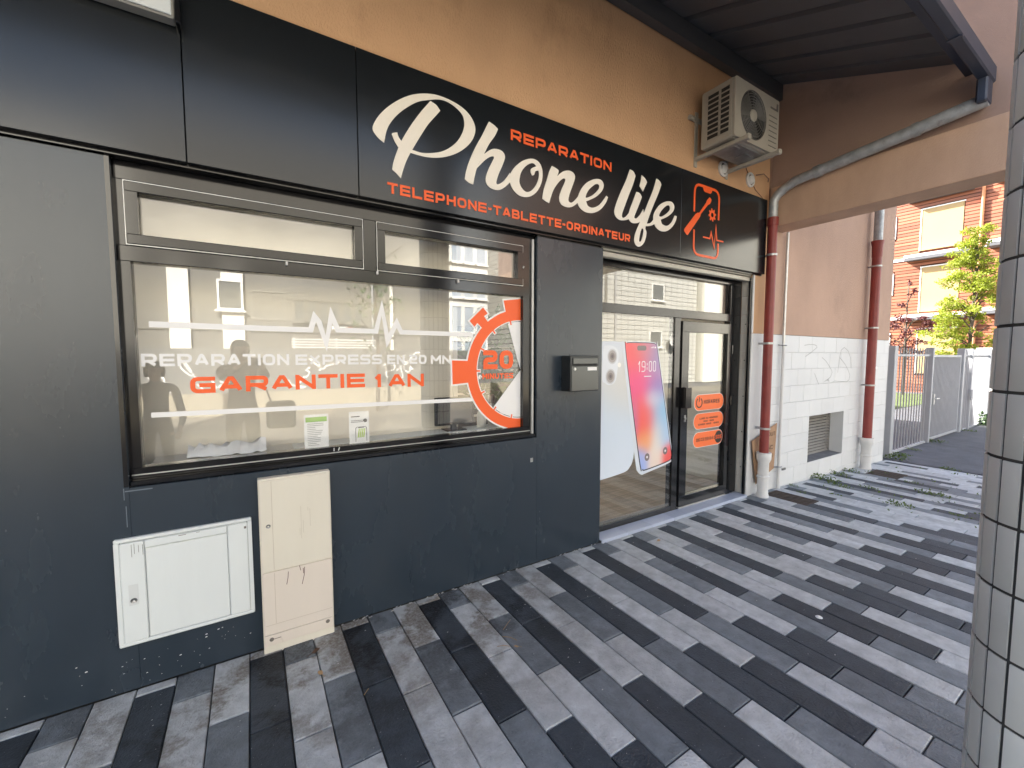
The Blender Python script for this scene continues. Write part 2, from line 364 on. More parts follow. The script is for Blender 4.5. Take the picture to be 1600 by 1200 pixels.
LETTERS = [[[(0.703,2.839,1),(0.665,2.861),(0.639,2.901),(0.661,2.96),(0.71,3.027),(0.781,3.096),(0.861,3.153),(0.943,3.189),(1.028,3.208),(1.116,3.206),(1.198,3.188),(1.257,3.154),(1.292,3.103),(1.293,3.051),(1.265,2.991),(1.213,2.933),(1.145,2.883),(1.063,2.844),(0.984,2.824),(0.915,2.819),(0.852,2.822,1),(0.871,2.841,1),(0.931,2.839),(1.0,2.855),(1.064,2.881),(1.121,2.921),(1.171,2.974),(1.205,3.035),(1.218,3.09),(1.206,3.139),(1.165,3.17),(1.108,3.189),(1.052,3.188),(0.989,3.167),(0.913,3.133),(0.845,3.081),(0.787,3.023),(0.743,2.963),(0.718,2.909)]],[[(0.989,3.16,1),(1.028,3.147),(1.053,3.121,1),(1.019,3.077),(0.971,3.014),(0.925,2.938),(0.878,2.855),(0.84,2.783),(0.814,2.715),(0.798,2.659,1),(0.773,2.681),(0.747,2.699,1),(0.757,2.75),(0.783,2.824),(0.802,2.87),(0.836,2.934),(0.881,3.009),(0.934,3.087)]],[[(0.781,2.918,1),(0.788,2.894),(0.81,2.869,1),(0.787,2.832,1),(0.766,2.861),(0.752,2.891),(0.751,2.905)]],[[(1.398,3.155,1),(1.435,3.144),(1.467,3.126,1),(1.444,3.077),(1.398,3.01),(1.361,2.94),(1.33,2.886),(1.303,2.826),(1.289,2.777),(1.278,2.724,1),(1.245,2.73),(1.218,2.747,1),(1.229,2.802),(1.255,2.876),(1.299,2.97),(1.344,3.05),(1.38,3.121)]],[[(1.352,2.93,1),(1.407,2.976),(1.453,2.993),(1.5,2.989),(1.521,2.959),(1.504,2.904),(1.471,2.833),(1.454,2.782),(1.457,2.764),(1.48,2.772),(1.518,2.804),(1.559,2.861,1),(1.578,2.837,1),(1.562,2.801),(1.518,2.756),(1.471,2.728),(1.415,2.727),(1.378,2.75),(1.372,2.788),(1.393,2.847),(1.425,2.909),(1.436,2.935),(1.416,2.936),(1.37,2.903),(1.307,2.835,1)]],[[(1.559,2.836),(1.572,2.871),(1.606,2.915),(1.665,2.966),(1.737,2.998),(1.794,2.995),(1.829,2.959),(1.837,2.897),(1.821,2.835),(1.779,2.772),(1.717,2.731),(1.646,2.723),(1.591,2.751),(1.563,2.793)],[(1.639,2.838),(1.655,2.89),(1.696,2.94),(1.747,2.97),(1.778,2.961),(1.803,2.928),(1.803,2.882),(1.781,2.827),(1.739,2.778),(1.696,2.761),(1.661,2.777),(1.641,2.806)]],[[(1.789,2.96,1),(1.742,2.933),(1.734,2.908),(1.747,2.884,1),(1.764,2.894),(1.776,2.922),(1.812,2.934,1)]],[[(1.921,2.991,1),(1.965,2.982),(1.984,2.967),(1.969,2.927,1),(2.022,2.973),(2.081,2.994),(2.127,2.986),(2.141,2.954),(2.115,2.884),(2.089,2.823),(2.079,2.776),(2.101,2.763),(2.133,2.78),(2.181,2.831,1),(2.195,2.802,1),(2.168,2.773),(2.117,2.736),(2.064,2.723),(2.009,2.736),(1.991,2.779),(2.011,2.837),(2.039,2.892),(2.049,2.922),(2.029,2.926),(1.987,2.891),(1.943,2.833),(1.918,2.78),(1.898,2.722,1),(1.867,2.729),(1.836,2.742,1),(1.848,2.804),(1.876,2.882),(1.9,2.95)]],[[(2.173,2.82),(2.203,2.882),(2.258,2.942),(2.335,2.986),(2.404,2.997),(2.437,2.968),(2.423,2.918),(2.365,2.862),(2.295,2.821),(2.255,2.803,1),(2.274,2.771),(2.324,2.766),(2.388,2.797),(2.432,2.841),(2.468,2.886,1),(2.486,2.878,1),(2.463,2.829),(2.406,2.767),(2.332,2.728),(2.254,2.72),(2.195,2.741),(2.168,2.778)],[(2.249,2.833),(2.279,2.892),(2.347,2.949),(2.385,2.955),(2.387,2.926),(2.339,2.875),(2.28,2.838)]],[[(2.733,3.152,1),(2.774,3.144),(2.8,3.114,1),(2.774,3.042),(2.723,2.938),(2.677,2.839),(2.649,2.773),(2.655,2.747),(2.687,2.757),(2.726,2.793),(2.758,2.828,1),(2.771,2.78,1),(2.744,2.756),(2.696,2.734),(2.632,2.723),(2.585,2.738),(2.561,2.775),(2.578,2.839),(2.627,2.941),(2.688,3.052)]],[[(2.815,2.987,1),(2.858,2.982),(2.882,2.956,1),(2.848,2.884),(2.808,2.807),(2.794,2.771),(2.821,2.769),(2.866,2.808),(2.902,2.86,1),(2.918,2.806,1),(2.876,2.759),(2.832,2.731),(2.769,2.724),(2.726,2.754),(2.734,2.813),(2.773,2.898)]],[[(2.874,3.136,1),(2.917,3.118),(2.943,3.093,1),(2.895,3.006,1),(2.851,3.042,1),(2.867,3.09)]],[[(3.064,3.15,1),(3.109,3.136),(3.128,3.111,1),(3.095,3.034),(3.036,2.925),(2.986,2.826),(2.954,2.755),(2.934,2.705),(2.949,2.673),(2.94,2.62),(2.911,2.57),(2.866,2.54),(2.823,2.546),(2.801,2.583),(2.812,2.643),(2.852,2.721),(2.9,2.805),(2.957,2.916),(3.023,3.043)],[(2.89,2.696),(2.868,2.64),(2.859,2.586),(2.883,2.588),(2.905,2.638),(2.911,2.685)]],[[(2.933,2.745,1),(2.997,2.759),(3.048,2.811),(3.065,2.837,1),(3.084,2.799,1),(3.033,2.75),(2.963,2.727),(2.927,2.725,1)]],[[(3.035,2.832),(3.064,2.883),(3.116,2.937),(3.197,2.979),(3.275,2.989),(3.311,2.955),(3.29,2.904),(3.22,2.852),(3.129,2.809,1),(3.152,2.775),(3.214,2.77),(3.274,2.807),(3.321,2.878,1),(3.348,2.875,1),(3.335,2.832),(3.289,2.773),(3.215,2.724),(3.133,2.713),(3.069,2.736),(3.037,2.78)],[(3.107,2.841),(3.136,2.888),(3.202,2.943),(3.246,2.95),(3.248,2.913),(3.19,2.865),(3.136,2.837)]]]
# ------------------------------------------------------------------ ground
def gz(x): return -.035 * min(max(x - 5, 0), 5)
PE = 9.12                                   # pavers end here
KB = -4.4                                   # kerb line
b = MB(); b.quad((-150, -150, -.30), (150, -150, -.30), (150, 150, -.30), (-150, 150, -.30)); struct(b, 'ground', asph)
b = MB()
for x0, x1 in ((-9, 5), (5, PE)):
    b.quad((x0, KB + .12, gz(x0) - .016), (x1, KB + .12, gz(x1) - .016), (x1, .25, gz(x1) - .016), (x0, .25, gz(x0) - .016))
pave = b.build('pavement', bed, None, 'structure'); WL[pave.name] = pave.location.copy()
b = MB()
for x0, x1 in ((-40, -9), (PE, 10), (10, 16.7), (16.7, 40)):
    g0, g1 = gz(x0) - .004, gz(x1) - .004
    b.quad((x0, KB + .12, g0), (x1, KB + .12, g1), (x1, .6, g1), (x0, .6, g0))
struct(b, 'asphalt_path', asph)
b = MB(); b.quad((-60, -10.4, -.24), (60, -10.4, -.24), (60, KB, -.24), (-60, KB, -.24)); struct(b, 'street', roadm)
b = MB(); b.quad((-60, -13, -.236), (60, -13, -.236), (60, -10.4, -.236), (-60, -10.4, -.236)); struct(b, 'cobbled_parking_strip', cobm)
b = MB(); b.quad((8.9, .6, -.21), (40, .6, -.21), (40, 40, -.21), (8.9, 40, -.21)); struct(b, 'courtyard_paving', asph)
b = MB(); b.quad((11.2, 2.6, -.2), (27.2, 2.6, -.2), (27.2, 12, -.2), (11.2, 12, -.2)); struct(b, 'lawn', grassm)
kerbs = thing('kerb', 'pale concrete kerb along the edge of the street', 'kerb', (0, KB + .06, -.3))
kme = MB().box(-.495, .495, -.06, .06, 0, .29, .012).mesh('kerb_stone', M('kerb concrete', (.34, .33, .31), .9, var=.1, vs=6))
for i in range(-12, 24): inst('kerb_stone', kme, (i * 1.0, KB + .06, -.3 + min(0, gz(i))), kerbs)

# pavers: strips .1535 m wide running away from the wall, laid in a three-strip rhythm
PW, PL = .1535, .5125
HOLES = [(5.0075, 5.3145, -.512, -.06), (7.4635, 7.924, -.572, -.21)]       # drain grates
def cut(x0, ya, yb):        # leave out what the drain grates take
    cx = x0 + PW / 2; iv = [(ya, yb)]
    for h in HOLES:
        if h[0] < cx < h[1]: iv = [q for a, c in iv for q in ((a, min(c, h[2])), (max(a, h[3]), c)) if q[1] - q[0] > .02]
    return iv
pav = []; rng = random.Random(3)
SEQ = {1: 'LKKMLKLM', 2: 'MLLKMLLK', 0: 'LMLKLMLK'}
OFF = {1: .06, 2: .20, 0: .43}
for k in range(-54, 66):
    x0 = -.672 + PW * k; t = k % 3
    if x0 + PW > PE: continue
    y = 0.0; n = 0; far = False
    while y > KB + .13:
        ln = OFF[t] if n == 0 else PL
        y1 = max(y - ln, KB + .125)
        c = SEQ[t][n] if n < 4 or (n < 6 and rng.random() < .5) else rng.choice('LLMMK')
        if x0 > 5.2 and rng.random() < .5: c = rng.choice('LLLM')
        if n == 0 and 2.5 < x0 + .08 < 4.7: pass
        if n >= 4 and c == 'K' and any(q[3] == 'K' and abs(q[0] - x0 + PW) < .01 and q[1] < y and q[2] > y1 for q in pav[-16:]): c = rng.choice('LM')
        for a_, c_ in cut(x0, y1, y): pav.append((x0, a_, c_, c))
        y = y1; n += 1
PMESH = {}
def paver_mb(mb, x0, ya, yb, z, sl=0):
    g, c = .0028, .004; X0, X1, Y0, Y1 = x0 + g, x0 + PW - g, ya + g, yb - g
    if Y1 - Y0 < .02: c = .002
    vs = [(X0, Y0, z - .03), (X1, Y0, z - .03), (X1, Y1, z - .03), (X0, Y1, z - .03), (X0, Y0, z - c), (X1, Y0, z - c), (X1, Y1, z - c), (X0, Y1, z - c),
          (X0 + c, Y0 + c, z), (X1 - c, Y0 + c, z), (X1 - c, Y1 - c, z), (X0 + c, Y1 - c, z)]
    fs = [(8, 9, 10, 11)]
    for a, b_ in ((0, 4), (4, 8)):
        for i in range(4): j = (i + 1) % 4; fs.append((a + i, a + j, b_ + j, b_ + i))
    return mb.add(vs, fs)
scored = []
for q, (x0, ya, yb, c) in enumerate(pav):
    P = [px((x0 + PW / 2, y, gz(x0))) for y in (ya, (ya + yb) / 2, yb)]
    sc = 0
    for p in P:
        if p and -20 < p[0] < 1545 and p[1] < 1215 and not (p[0] > 1540): sc = max(sc, (yb - ya) * PW / (p[2] ** 2) * (1 if p[0] < 1540 else 0))
    scored.append((sc, x0, ya, yb, c))
scored.sort(reverse=True)
rest = MB(); rest_m = [PM['L'], PM['M'], PM['K']]
for i, (sc, x0, ya, yb, c) in enumerate(scored):
    if i < 300 and sc > 0:
        ln = round(yb - ya, 3); key = (c, ln)
        if key not in PMESH: PMESH[key] = paver_mb(MB(), 0, -ln, 0, 0).mesh('paver', PM[c])
        inst('paver', PMESH[key], (x0 + rng.uniform(-.0008, .0008), yb, gz(x0) + rng.uniform(-.0012, .0012)), pave, (rng.uniform(-.0022, .0022), rng.uniform(-.004, .004), rng.uniform(-.0015, .0015)))
    else:
        rest.cur = 'LMK'.index(c); paver_mb(rest, x0, ya, yb, gz(x0) + rng.uniform(-.001, .001))
rp = rest.build('paver_field', rest_m, pave); rp['kind'] = 'stuff'

# ------------------------------------------------------------------ the shop building
shop = thing('shop_building', 'ground floor shop with dark navy cladding and orange rendered wall above', 'building', (1.9, 0, 0))
b = MB()
# masonry behind the cladding, with the window and door openings
b.box(-9, -.52, .032, .24, 0, 3.35).box(-.52, 1.85, .032, .24, 0, .98).box(-.52, 1.85, .032, .24, 2.55, 3.35).box(1.85, 2.49, .032, .24, 0, 3.35).box(2.49, 4.75, .14, .34, 2.56, 3.35)
b.build('masonry', M('masonry', (.3, .28, .26), .9), shop)
b = MB().box(-9, 5.02, .0, .25, 3.352, 6.8); b.build('plaster_wall', orangew, shop)
b = MB().box(-9, -8.75, .25, 5.6, 0, 6.8).box(5.06, 5.3, .26, 5.6, 0, 6.8).box(-8.75, 5.06, 5.42, 5.6, 2.99, 6.8).box(-8.75, -1.31, 5.42, 5.6, 0, 2.99).box(-9, 5.3, .25, 5.6, 6.8, 7.0)  # rear opening shaped to let sun reach the added window
b.build('rear_walls', pinkw, shop)
def panel(x0, x1, z0, z1, y0=0, y1=.03, m=navy, name='cladding_panel', c=.003, lab=None):
    o = MB().box(x0 + .002, x1 - .002, y0, y1, z0, z1, c).build(name, m, shop)
    if lab: o['label'] = lab
    return o
panel(-3.2, -.5028, .004, 2.492, c=.0012); panel(-6.4, -3.2, .004, 2.492)
panel(-.5065, 1.8345, .004, .985, c=.0012); panel(1.8312, 2.492, .004, 2.488, c=.0015)
MB().box(2.486, 2.498, .004, .15, .012, 2.49).build('panel_return', navy, shop)
# window reveal linings
MB().box(-.522, -.505, -.001, .13, .99, 2.5).build('reveal_lining', black, shop); MB().box(1.838, 1.85, .034, .13, .99, 2.5).build('reveal_lining', black, shop)
MB().box(1.806, 1.824, .028, .05, 1.0, 2.47, .003).build('guide_rail', alu, shop)
MB().box(-.515, -.507, .006, .04, 1.0, 2.48, .002).build('guide_rail', M('dark guide rail', (.12, .13, .13), .35, .5), shop)
panel(-.505, 1.84, .987, 1.012, .012, .06, black, 'window_sill', .004)
# paint chips along the lower cladding
b = MB(); r2 = random.Random(11)
for i in range(44):
    x = r2.gauss(-.30, .22) if i < 34 else r2.uniform(-.9, .0); z = abs(r2.gauss(.09, .07)) + .015
    if x < -.95 or x > .0 or z > .22: continue
    s = r2.choice([.0016, .002, .0025, .004, .006]); b.quad((x, -.0006, z), (x + s * 1.6, -.0006, z + s * .3), (x + s * 1.4, -.0006, z + s), (x + s * .2, -.0006, z + s * .8))
o = b.build('paint_chips', M('paint chip', (.7, .7, .68), .8), shop); o['kind'] = 'stuff'
b = MB()
for x, z0, z1 in ((-.52, .80, .90), (-.525, .93, .985)): b.box(x, x + .003, -.0012, -.0002, z0, z1)
b.box(-.52, -.42, -.0012, -.0002, .968, .973); b.build('scratch', M('scratch', (.12, .15, .18), .7), shop)
MB().box(1.775, 1.785, -.0015, -.0002, .80, .832).box(1.79, 1.796, -.0015, -.0002, .80, .832).build('sticker_scrap', alu, shop)

# display window
win = MB()
yf = .05
win.box(-.505, 1.838, yf, .12, 2.415, 2.505, .003).box(-.505, 1.838, yf, .12, 2.045, 2.118, .003).box(-.505, 1.838, yf, .12, 1.012, 1.066, .003)
win.box(-.505, -.462, yf + .0015, .119, 1.066, 2.045).box(-.505, -.474, yf + .0015, .119, 2.118, 2.415).box(1.740, 1.838, yf + .0015, .119, 1.066, 2.415).box(.598, .668, yf + .0015, .119, 2.118, 2.415)
window = win.build('display_window', black, shop)
def frame(mb, x0, x1, z0, z1, w, y0, y1, c=.003):
    mb.box(x0, x1, y0, y1, z1 - w, z1, c).box(x0, x1, y0, y1, z0, z0 + w, c)
    mb.box(x0, x0 + w, y0 + .001, y1 - .001, z0 + w, z1 - w).box(x1 - w, x1, y0 + .001, y1 - .001, z0 + w, z1 - w); return mb
for x0, x1 in ((-.472, .594), (.672, 1.734)):
    frame(MB(), x0 + .004, x1 - .004, 2.124, 2.409, .046, .036, .10).build('sash', black, window)
    frame(MB(), x0, x1, 2.12, 2.413, .0045, .042, .049, 0).build('gasket', alu, window)
    MB().box(x0 + .052, x1 - .052, .078, .084, 2.172, 2.361).build('pane', wind_gl, window)
MB().box(-.461, 1.739, .084, .090, 1.067, 2.044).build('pane', wind_gl, window)
MB().box(-.50, 1.80, .0425, .049, 1.031, 1.0355).build('gasket', alu, window)
b = MB()
for x in (.18, .665, 1.20): MB().box(x, x + .012, .030, .048, 2.096, 2.116, .002).build('fixing', whitep, window)
for p_, q_, r_ in (((.40, .047, 1.042), (.40, .04, 1.062), .003), ((.425, .047, 1.044), (.43, .04, 1.062), .003), ((1.73, .035, 2.25), (1.73, .028, 2.262), .006)): MB().tube([p_, q_], r_, 6).build('fixing', whitep, window)

# vinyl on the window
Yv = .0825
def ecg(pts, t, y):
    b = MB(); ribbon(b, [Vector(p) for p in pts], t, y, False, .0008); return b
ecg([(-.413, 1.757), (.300, 1.752), (.322, 1.830), (.345, 1.800), (.380, 1.676), (.412, 1.845), (.445, 1.757), (.668, 1.756), (.706, 1.905), (.738, 1.700), (.798, 1.815), (.826, 1.756), (1.34, 1.753)], .029, Yv).build('heartbeat_line', vinylw, window)
ecg([(-.423, 1.313), (1.33, 1.295)], .025, Yv).build('underline', vinylw, window)
for s_, xa, xb, za, zb in (('REPARATION', -.449, .185, 1.552, 1.614), ('EXPRESS', .216, .700, 1.552, 1.612), ('EN', .733, .845, 1.551, 1.611), ('20', .876, .992, 1.551, 1.611), ('MN', 1.024, 1.168, 1.550, 1.609)):
    b = MB(); text(b, s_, xa, xb, za, zb, Yv, .22, .16, .28, .0008); b.build('lettering', vinylw, window)['label'] = 'white word ' + s_
for s_, xa, xb, za, zb in (('GARANTIE', -.265, .594, 1.412, 1.496), ('1', .650, .700, 1.408, 1.490), ('AN', .737, .972, 1.403, 1.487)):
    b = MB(); text(b, s_, xa, xb, za, zb, Yv, .25, .17, .28, .0008); b.build('lettering', vinylo, window)['label'] = 'orange word ' + s_
# stopwatch cut off by the right edge of the pane
CX, CZ, RO, RI = 1.737, 1.500, .448, .372
def ringpts(R, a0, a1, n): return [(CX + R * cos(radians(a0 + (a1 - a0) * k / n)), CZ + R * sin(radians(a0 + (a1 - a0) * k / n))) for k in range(n + 1)]
for grow, m, nm, y in ((.012, vinylw, 'stopwatch_outline', .0833), (0, vinylo, 'stopwatch', .0825)):
    b = MB(); b.poly([ringpts(RO + grow, 90, 270, 40) + ringpts(RI - grow * .6, 270, 90, 40)], y, .0004)
    for ang, r1, hw in ((181, .560, .083), (133, .545, .073), (98, .525, .075)):
        a = radians(ang); d = Vector((cos(a), sin(a))); n = Vector((-d.y, d.x)); c = Vector((CX, CZ)); w2 = hw + grow
        if ang == 133: P = [c + d * (RO - .03) - n * (w2 * .42), c + d * (r1 - .05 - grow) - n * (w2 * .5), c + d * (r1 - .055 - grow) - n * w2, c + d * (r1 + grow) - n * w2, c + d * (r1 + grow) + n * w2, c + d * (r1 - .055 - grow) + n * w2, c + d * (r1 - .05 - grow) + n * (w2 * .5), c + d * (RO - .03) + n * (w2 * .42)]
        else: P = [c + d * (RO - .04) - n * w2 * .9, c + d * (r1 + grow) - n * w2, c + d * (r1 + grow) + n * w2, c + d * (RO - .04) + n * w2 * .9]
        P = [(min(p.x, CX), p.y) for p in P]
        b.poly([P], y - .00012, .0004)
    for k in range(7):
        a = 104 + k * 25.5; d = Vector((cos(radians(a)), sin(radians(a)))); n = Vector((-d.y, d.x)); c = Vector((CX, CZ))
        b.poly([[tuple(c + d * (RI + .01) - n * (.006 + grow * .5)), tuple(c + d * (RI + .01) + n * (.006 + grow * .5)), tuple(c + d * (RI - .028 - grow * .4) + n * (.006 + grow * .5)), tuple(c + d * (RI - .028 - grow * .4) - n * (.006 + grow * .5))]], y - .0002, .0003)
    b.build(nm, m, window)
b = MB(); R = RI - .012
b.poly([ringpts(R, 108, 90, 6) + [(CX, CZ + .002), (CX - .012, CZ + .03)]], .0829, .0004); b.poly([ringpts(R, 229, 270, 10) + [(CX, CZ - .002)]], .0829, .0004)
b.build('dial_wedge', vinylw, window)
b = MB(); text(b, '20', 1.419, 1.672, 1.508, 1.645, Yv, .26, .13, .3, .0008); text(b, 'MINUTES', 1.411, 1.672, 1.437, 1.477, Yv, .24, .16, .28, .0008); b.build('stopwatch_lettering', vinylo, window)

# entrance
YD = .115
door = MB()
door.box(2.5, 4.745, YD, .19, 2.385, 2.56, .003).box(2.5, 4.66, YD + .001, .19, 1.985, 2.068, .003).box(3.592, 3.686, YD, .19, .03, 1.985, .003).box(4.545, 4.745, YD + .0015, .19, .03, 2.385, .003).box(2.5, 3.592, YD + .001, .19, .03, .075, .003)
entr = door.build('entrance', black, shop)
MB().box(2.5, 3.592, .128, .134, .075, 1.985).build('pane', door_gl, entr)
MB().box(2.5, 4.545, .146, .152, 2.068, 2.385).build('pane', door_gl, entr)
MB().box(3.692, 4.538, YD - .016, .175, 1.847, 1.955, .003).box(3.692, 4.538, YD - .016, .175, .045, .153, .003).box(3.692, 3.80, YD - .015, .174, .153, 1.847).box(4.478, 4.538, YD - .015, .174, .153, 1.847).build('door_leaf', black, entr)
MB().box(3.80, 4.478, .128, .134, .153, 1.847).build('pane', door_gl, entr)
b = MB().box(3.702, 3.735, YD - .045, YD - .016, 1.075, 1.285, .004).box(3.702, 3.798, YD - .062, YD - .045, 1.075, 1.285, .004); b.build('handle', black, entr)
MB().lathe([(0, -.012), (.013, -.012), (.013, 0)], (3.755, YD - .016, .965), 'y', 14).box(3.742, 3.772, YD - .020, YD - .0162, .93, 1.0, .004).build('lock', lockm, entr)
b = MB()
for z in (.42, 1.05, 1.62): MB().box(4.55, 4.572, YD - .030, YD, z, z + .11, .006).build('hinge', black, entr)
MB().box(2.5, 4.745, .020, .075, 2.43, 2.475, .006).box(2.5, 4.745, .016, .05, 2.482, 2.502, .004).build('shutter_rail', M('beige shutter rail', (.40, .38, .33), .45, .2), entr)
MB().box(2.5, 4.745, .02, .114, 2.505, 2.56).build('shutter_housing', black, entr)
MB().box(4.722, 4.746, .0, .028, .03, 2.47, .003).build('shutter_guide', black, entr)
MB().box(3.70, 4.53, YD - .014, YD + .02, .030, .040).build('threshold_bar', alu, entr)
sill_m = M('pale blue grey tile', (.42, .46, .56), .3, island=.06)
for i in range(7):
    x0 = 2.5 + i * .321; MB().box(x0 + .0015, x0 + .3195, -.028, .113, -.02, .028, .003).build('sill_tile', sill_m, shop)
MB().box(2.5, 4.745, -.02, .112, -.02, .02).build('sill_bed', grout, shop)
rev_m = M('ivory reveal tile', (.55, .52, .46), .4, island=.05, var=.05, vs=3)
for i in range(12):
    z0 = .03 + i * .2035; MB().box(4.746, 4.76, .03, YD, z0 + .0015, z0 + .202, .002).build('reveal_tile', rev_m, shop)
b = MB()
for i in range(1, 11, 2): MB().lathe([(0, -.004), (.006, -.003), (.007, 0)], (4.746, .06, .13 + i * .2035), 'x', 8).build('screw', blackm, shop)
# right-hand pier beside the door: render above, painted below
MB().box(4.762, 5.06, .0, .25, 1.86, 3.352).build('pier', orangew, shop)
MB().box(4.762, 5.06, .0, .25, -.2, 1.858).build('pier_base', whitet, shop)
MB().box(4.748, 4.776, -.012, .004, 1.862, 2.50, .003).build('corner_trim', whitep, shop)
MB().box(4.748, 4.776, -.012, .004, .0, 1.856, .003).build('corner_trim', whitep, shop)

# phone picture, logo and stickers on the entrance glass
def grad_mat(name, stops, rough=.35):
    # printed picture: colour blobs blended by distance in the plane of the sheet
    m = bpy.data.materials.new(name); m.use_nodes = True; nt = m.node_tree; N = nt.nodes; Lk = nt.links.new; b = N['Principled BSDF']; b.inputs['Roughness'].default_value = rough
    geo = N.new('ShaderNodeNewGeometry'); base = None; wsum = None
    for (x, z, s, c) in stops:
        mp = N.new('ShaderNodeVectorMath'); mp.operation = 'SUBTRACT'; Lk(geo.outputs['Position'], mp.inputs[0]); mp.inputs[1].default_value = (x * .9945, .12, z)
        sc = N.new('ShaderNodeVectorMath'); sc.operation = 'MULTIPLY'; Lk(mp.outputs[0], sc.inputs[0]); sc.inputs[1].default_value = (1 / s[0], 0, 1 / s[1])
        dt = N.new('ShaderNodeVectorMath'); dt.operation = 'DOT_PRODUCT'; Lk(sc.outputs[0], dt.inputs[0]); Lk(sc.outputs[0], dt.inputs[1])
        ng = N.new('ShaderNodeMath'); ng.operation = 'MULTIPLY'; ng.inputs[1].default_value = -1; Lk(dt.outputs['Value'], ng.inputs[0])
        ex = N.new('ShaderNodeMath'); ex.operation = 'EXPONENT'; Lk(ng.outputs[0], ex.inputs[0])
        a2 = N.new('ShaderNodeMath'); a2.operation = 'ADD'; a2.inputs[1].default_value = .00001; Lk(ex.outputs[0], a2.inputs[0])
        cv = N.new('ShaderNodeVectorMath'); cv.operation = 'SCALE'; cv.inputs[0].default_value = c; Lk(a2.outputs[0], cv.inputs['Scale'])
        if base is None: base, wsum = cv.outputs[0], a2.outputs[0]
        else:
            va = N.new('ShaderNodeVectorMath'); va.operation = 'ADD'; Lk(base, va.inputs[0]); Lk(cv.outputs[0], va.inputs[1]); base = va.outputs[0]
            wa = N.new('ShaderNodeMath'); wa.operation = 'ADD'; Lk(wsum, wa.inputs[0]); Lk(a2.outputs[0], wa.inputs[1]); wsum = wa.outputs[0]
    iv = N.new('ShaderNodeMath'); iv.operation = 'DIVIDE'; iv.inputs[0].default_value = 1; Lk(wsum, iv.inputs[1])
    fin = N.new('ShaderNodeVectorMath'); fin.operation = 'SCALE'; Lk(base, fin.inputs[0]); Lk(iv.outputs[0], fin.inputs['Scale']); Lk(fin.outputs[0], b.inputs['Base Color']); return m
YP = .1265
K = 1.003       # decals were measured on a plane a little nearer: move them onto the pane
def pk(P): return [(p[0] * .9945, 1.6 + (p[1] - 1.6) * K) + tuple(p[2:]) for p in P]
silver = grad_mat('printed silver phone', [(2.65, 1.7, (.2, .2), (.62, .66, .72)), (2.9, 1.3, (.25, .2), (.62, .60, .55)), (2.75, 1.0, (.3, .3), (.58, .66, .75)), (2.9, .6, (.3, .25), (.66, .72, .80))])
b = MB().poly([[tuple(p) for p in cr(pk([(2.525, 1.66), (2.54, 1.70), (2.60, 1.73), (2.86, 1.733), (2.91, 1.715), (2.955, 1.45), (3.02, 1.02), (3.062, .76), (3.05, .63), (3.01, .565), (2.93, .525), (2.62, .497), (2.525, .49, 1)]), 4)]], YP, .0004)
ph = b.build('phone_back_picture', silver, entr)
b = MB().poly([[tuple(p) for p in cr(pk([(2.653, 1.667), (2.689, 1.695), (2.765, 1.693), (2.827, 1.658), (2.836, 1.592), (2.824, 1.459), (2.795, 1.371), (2.727, 1.346), (2.674, 1.364), (2.639, 1.409)]), 4)]], YP - .0006, .0003); b.build('camera_island_picture', M('print pale', (.70, .73, .77), .3), entr)
for i, (r, m) in enumerate(((.062, (.55, .56, .58)), (.050, (.36, .33, .32)), (.030, (.22, .19, .18)), (.014, (.12, .10, .11)))):
    b = MB(); mm_ = M('print lens %d' % i, m, .3)
    for c in pk([(2.759, 1.60), (2.740, 1.422)]): MB().poly([circ(c[0], c[1], r * .98, 24, r * 1.12)], YP - .0008 - .0002 * i, .0001).build('lens_picture', mm_, entr)
b = MB(); c = pk([(2.849, 1.523)])[0]; b.poly([circ(c[0], c[1], .022, 16)], YP - .0009, .0001); b.build('flash_picture', M('print white', (.86, .84, .78), .3), entr)
b = MB().poly([[tuple(p) for p in cr(pk([(2.888, 1.68), (2.905, 1.72), (2.959, 1.737), (3.286, 1.737), (3.352, 1.715), (3.380, 1.662), (3.622, .645), (3.625, .581), (3.595, .531), (3.238, .474), (3.169, .470), (3.116, .510), (3.085, .60), (2.96, 1.25)]), 4)]], YP - .0012, .0004); b.build('phone_body_picture', M('print silver edge', (.66, .70, .76), .3), entr)
b = MB().poly([[tuple(p) for p in cr(pk([(2.918, 1.685), (2.938, 1.722), (2.984, 1.730), (3.286, 1.730), (3.342, 1.711), (3.369, 1.662), (3.612, .646), (3.613, .594), (3.578, .546), (3.237, .502), (3.182, .512), (3.145, .558), (3.02, 1.15)]), 4)]], YP - .0016, .0003); b.build('phone_bezel_picture', M('print black', (.02, .02, .03), .3), entr)
screen = grad_mat('printed phone screen', [(3.02, 1.62, (.22, .24), (.86, .11, .12)), (3.20, 1.70, (.12, .14), (.62, .22, .25)), (3.33, 1.60, (.13, .25), (.30, .28, .52)), (3.36, 1.30, (.12, .09), (.22, .17, .50)), (3.08, 1.33, (.25, .17), (.84, .07, .28)), (3.12, 1.10, (.16, .18), (.86, .12, .11)),
    (3.05, 1.02, (.06, .16), (.45, .18, .42)), (3.32, 1.20, (.10, .08), (.62, .72, .80)), (3.43, 1.06, (.14, .20), (.28, .52, .74)), (3.22, .96, (.12, .17), (.86, .11, .08)), (3.22, .80, (.10, .10), (.85, .42, .16)), (3.38, .78, (.09, .16), (.80, .72, .64)), (3.50, .84, (.1, .12), (.42, .56, .74)), (3.14, .62, (.1, .1), (.35, .45, .78)), (3.36, .60, (.08, .08), (.82, .66, .56)), (3.58, .62, (.10, .09), (.85, .10, .09))])
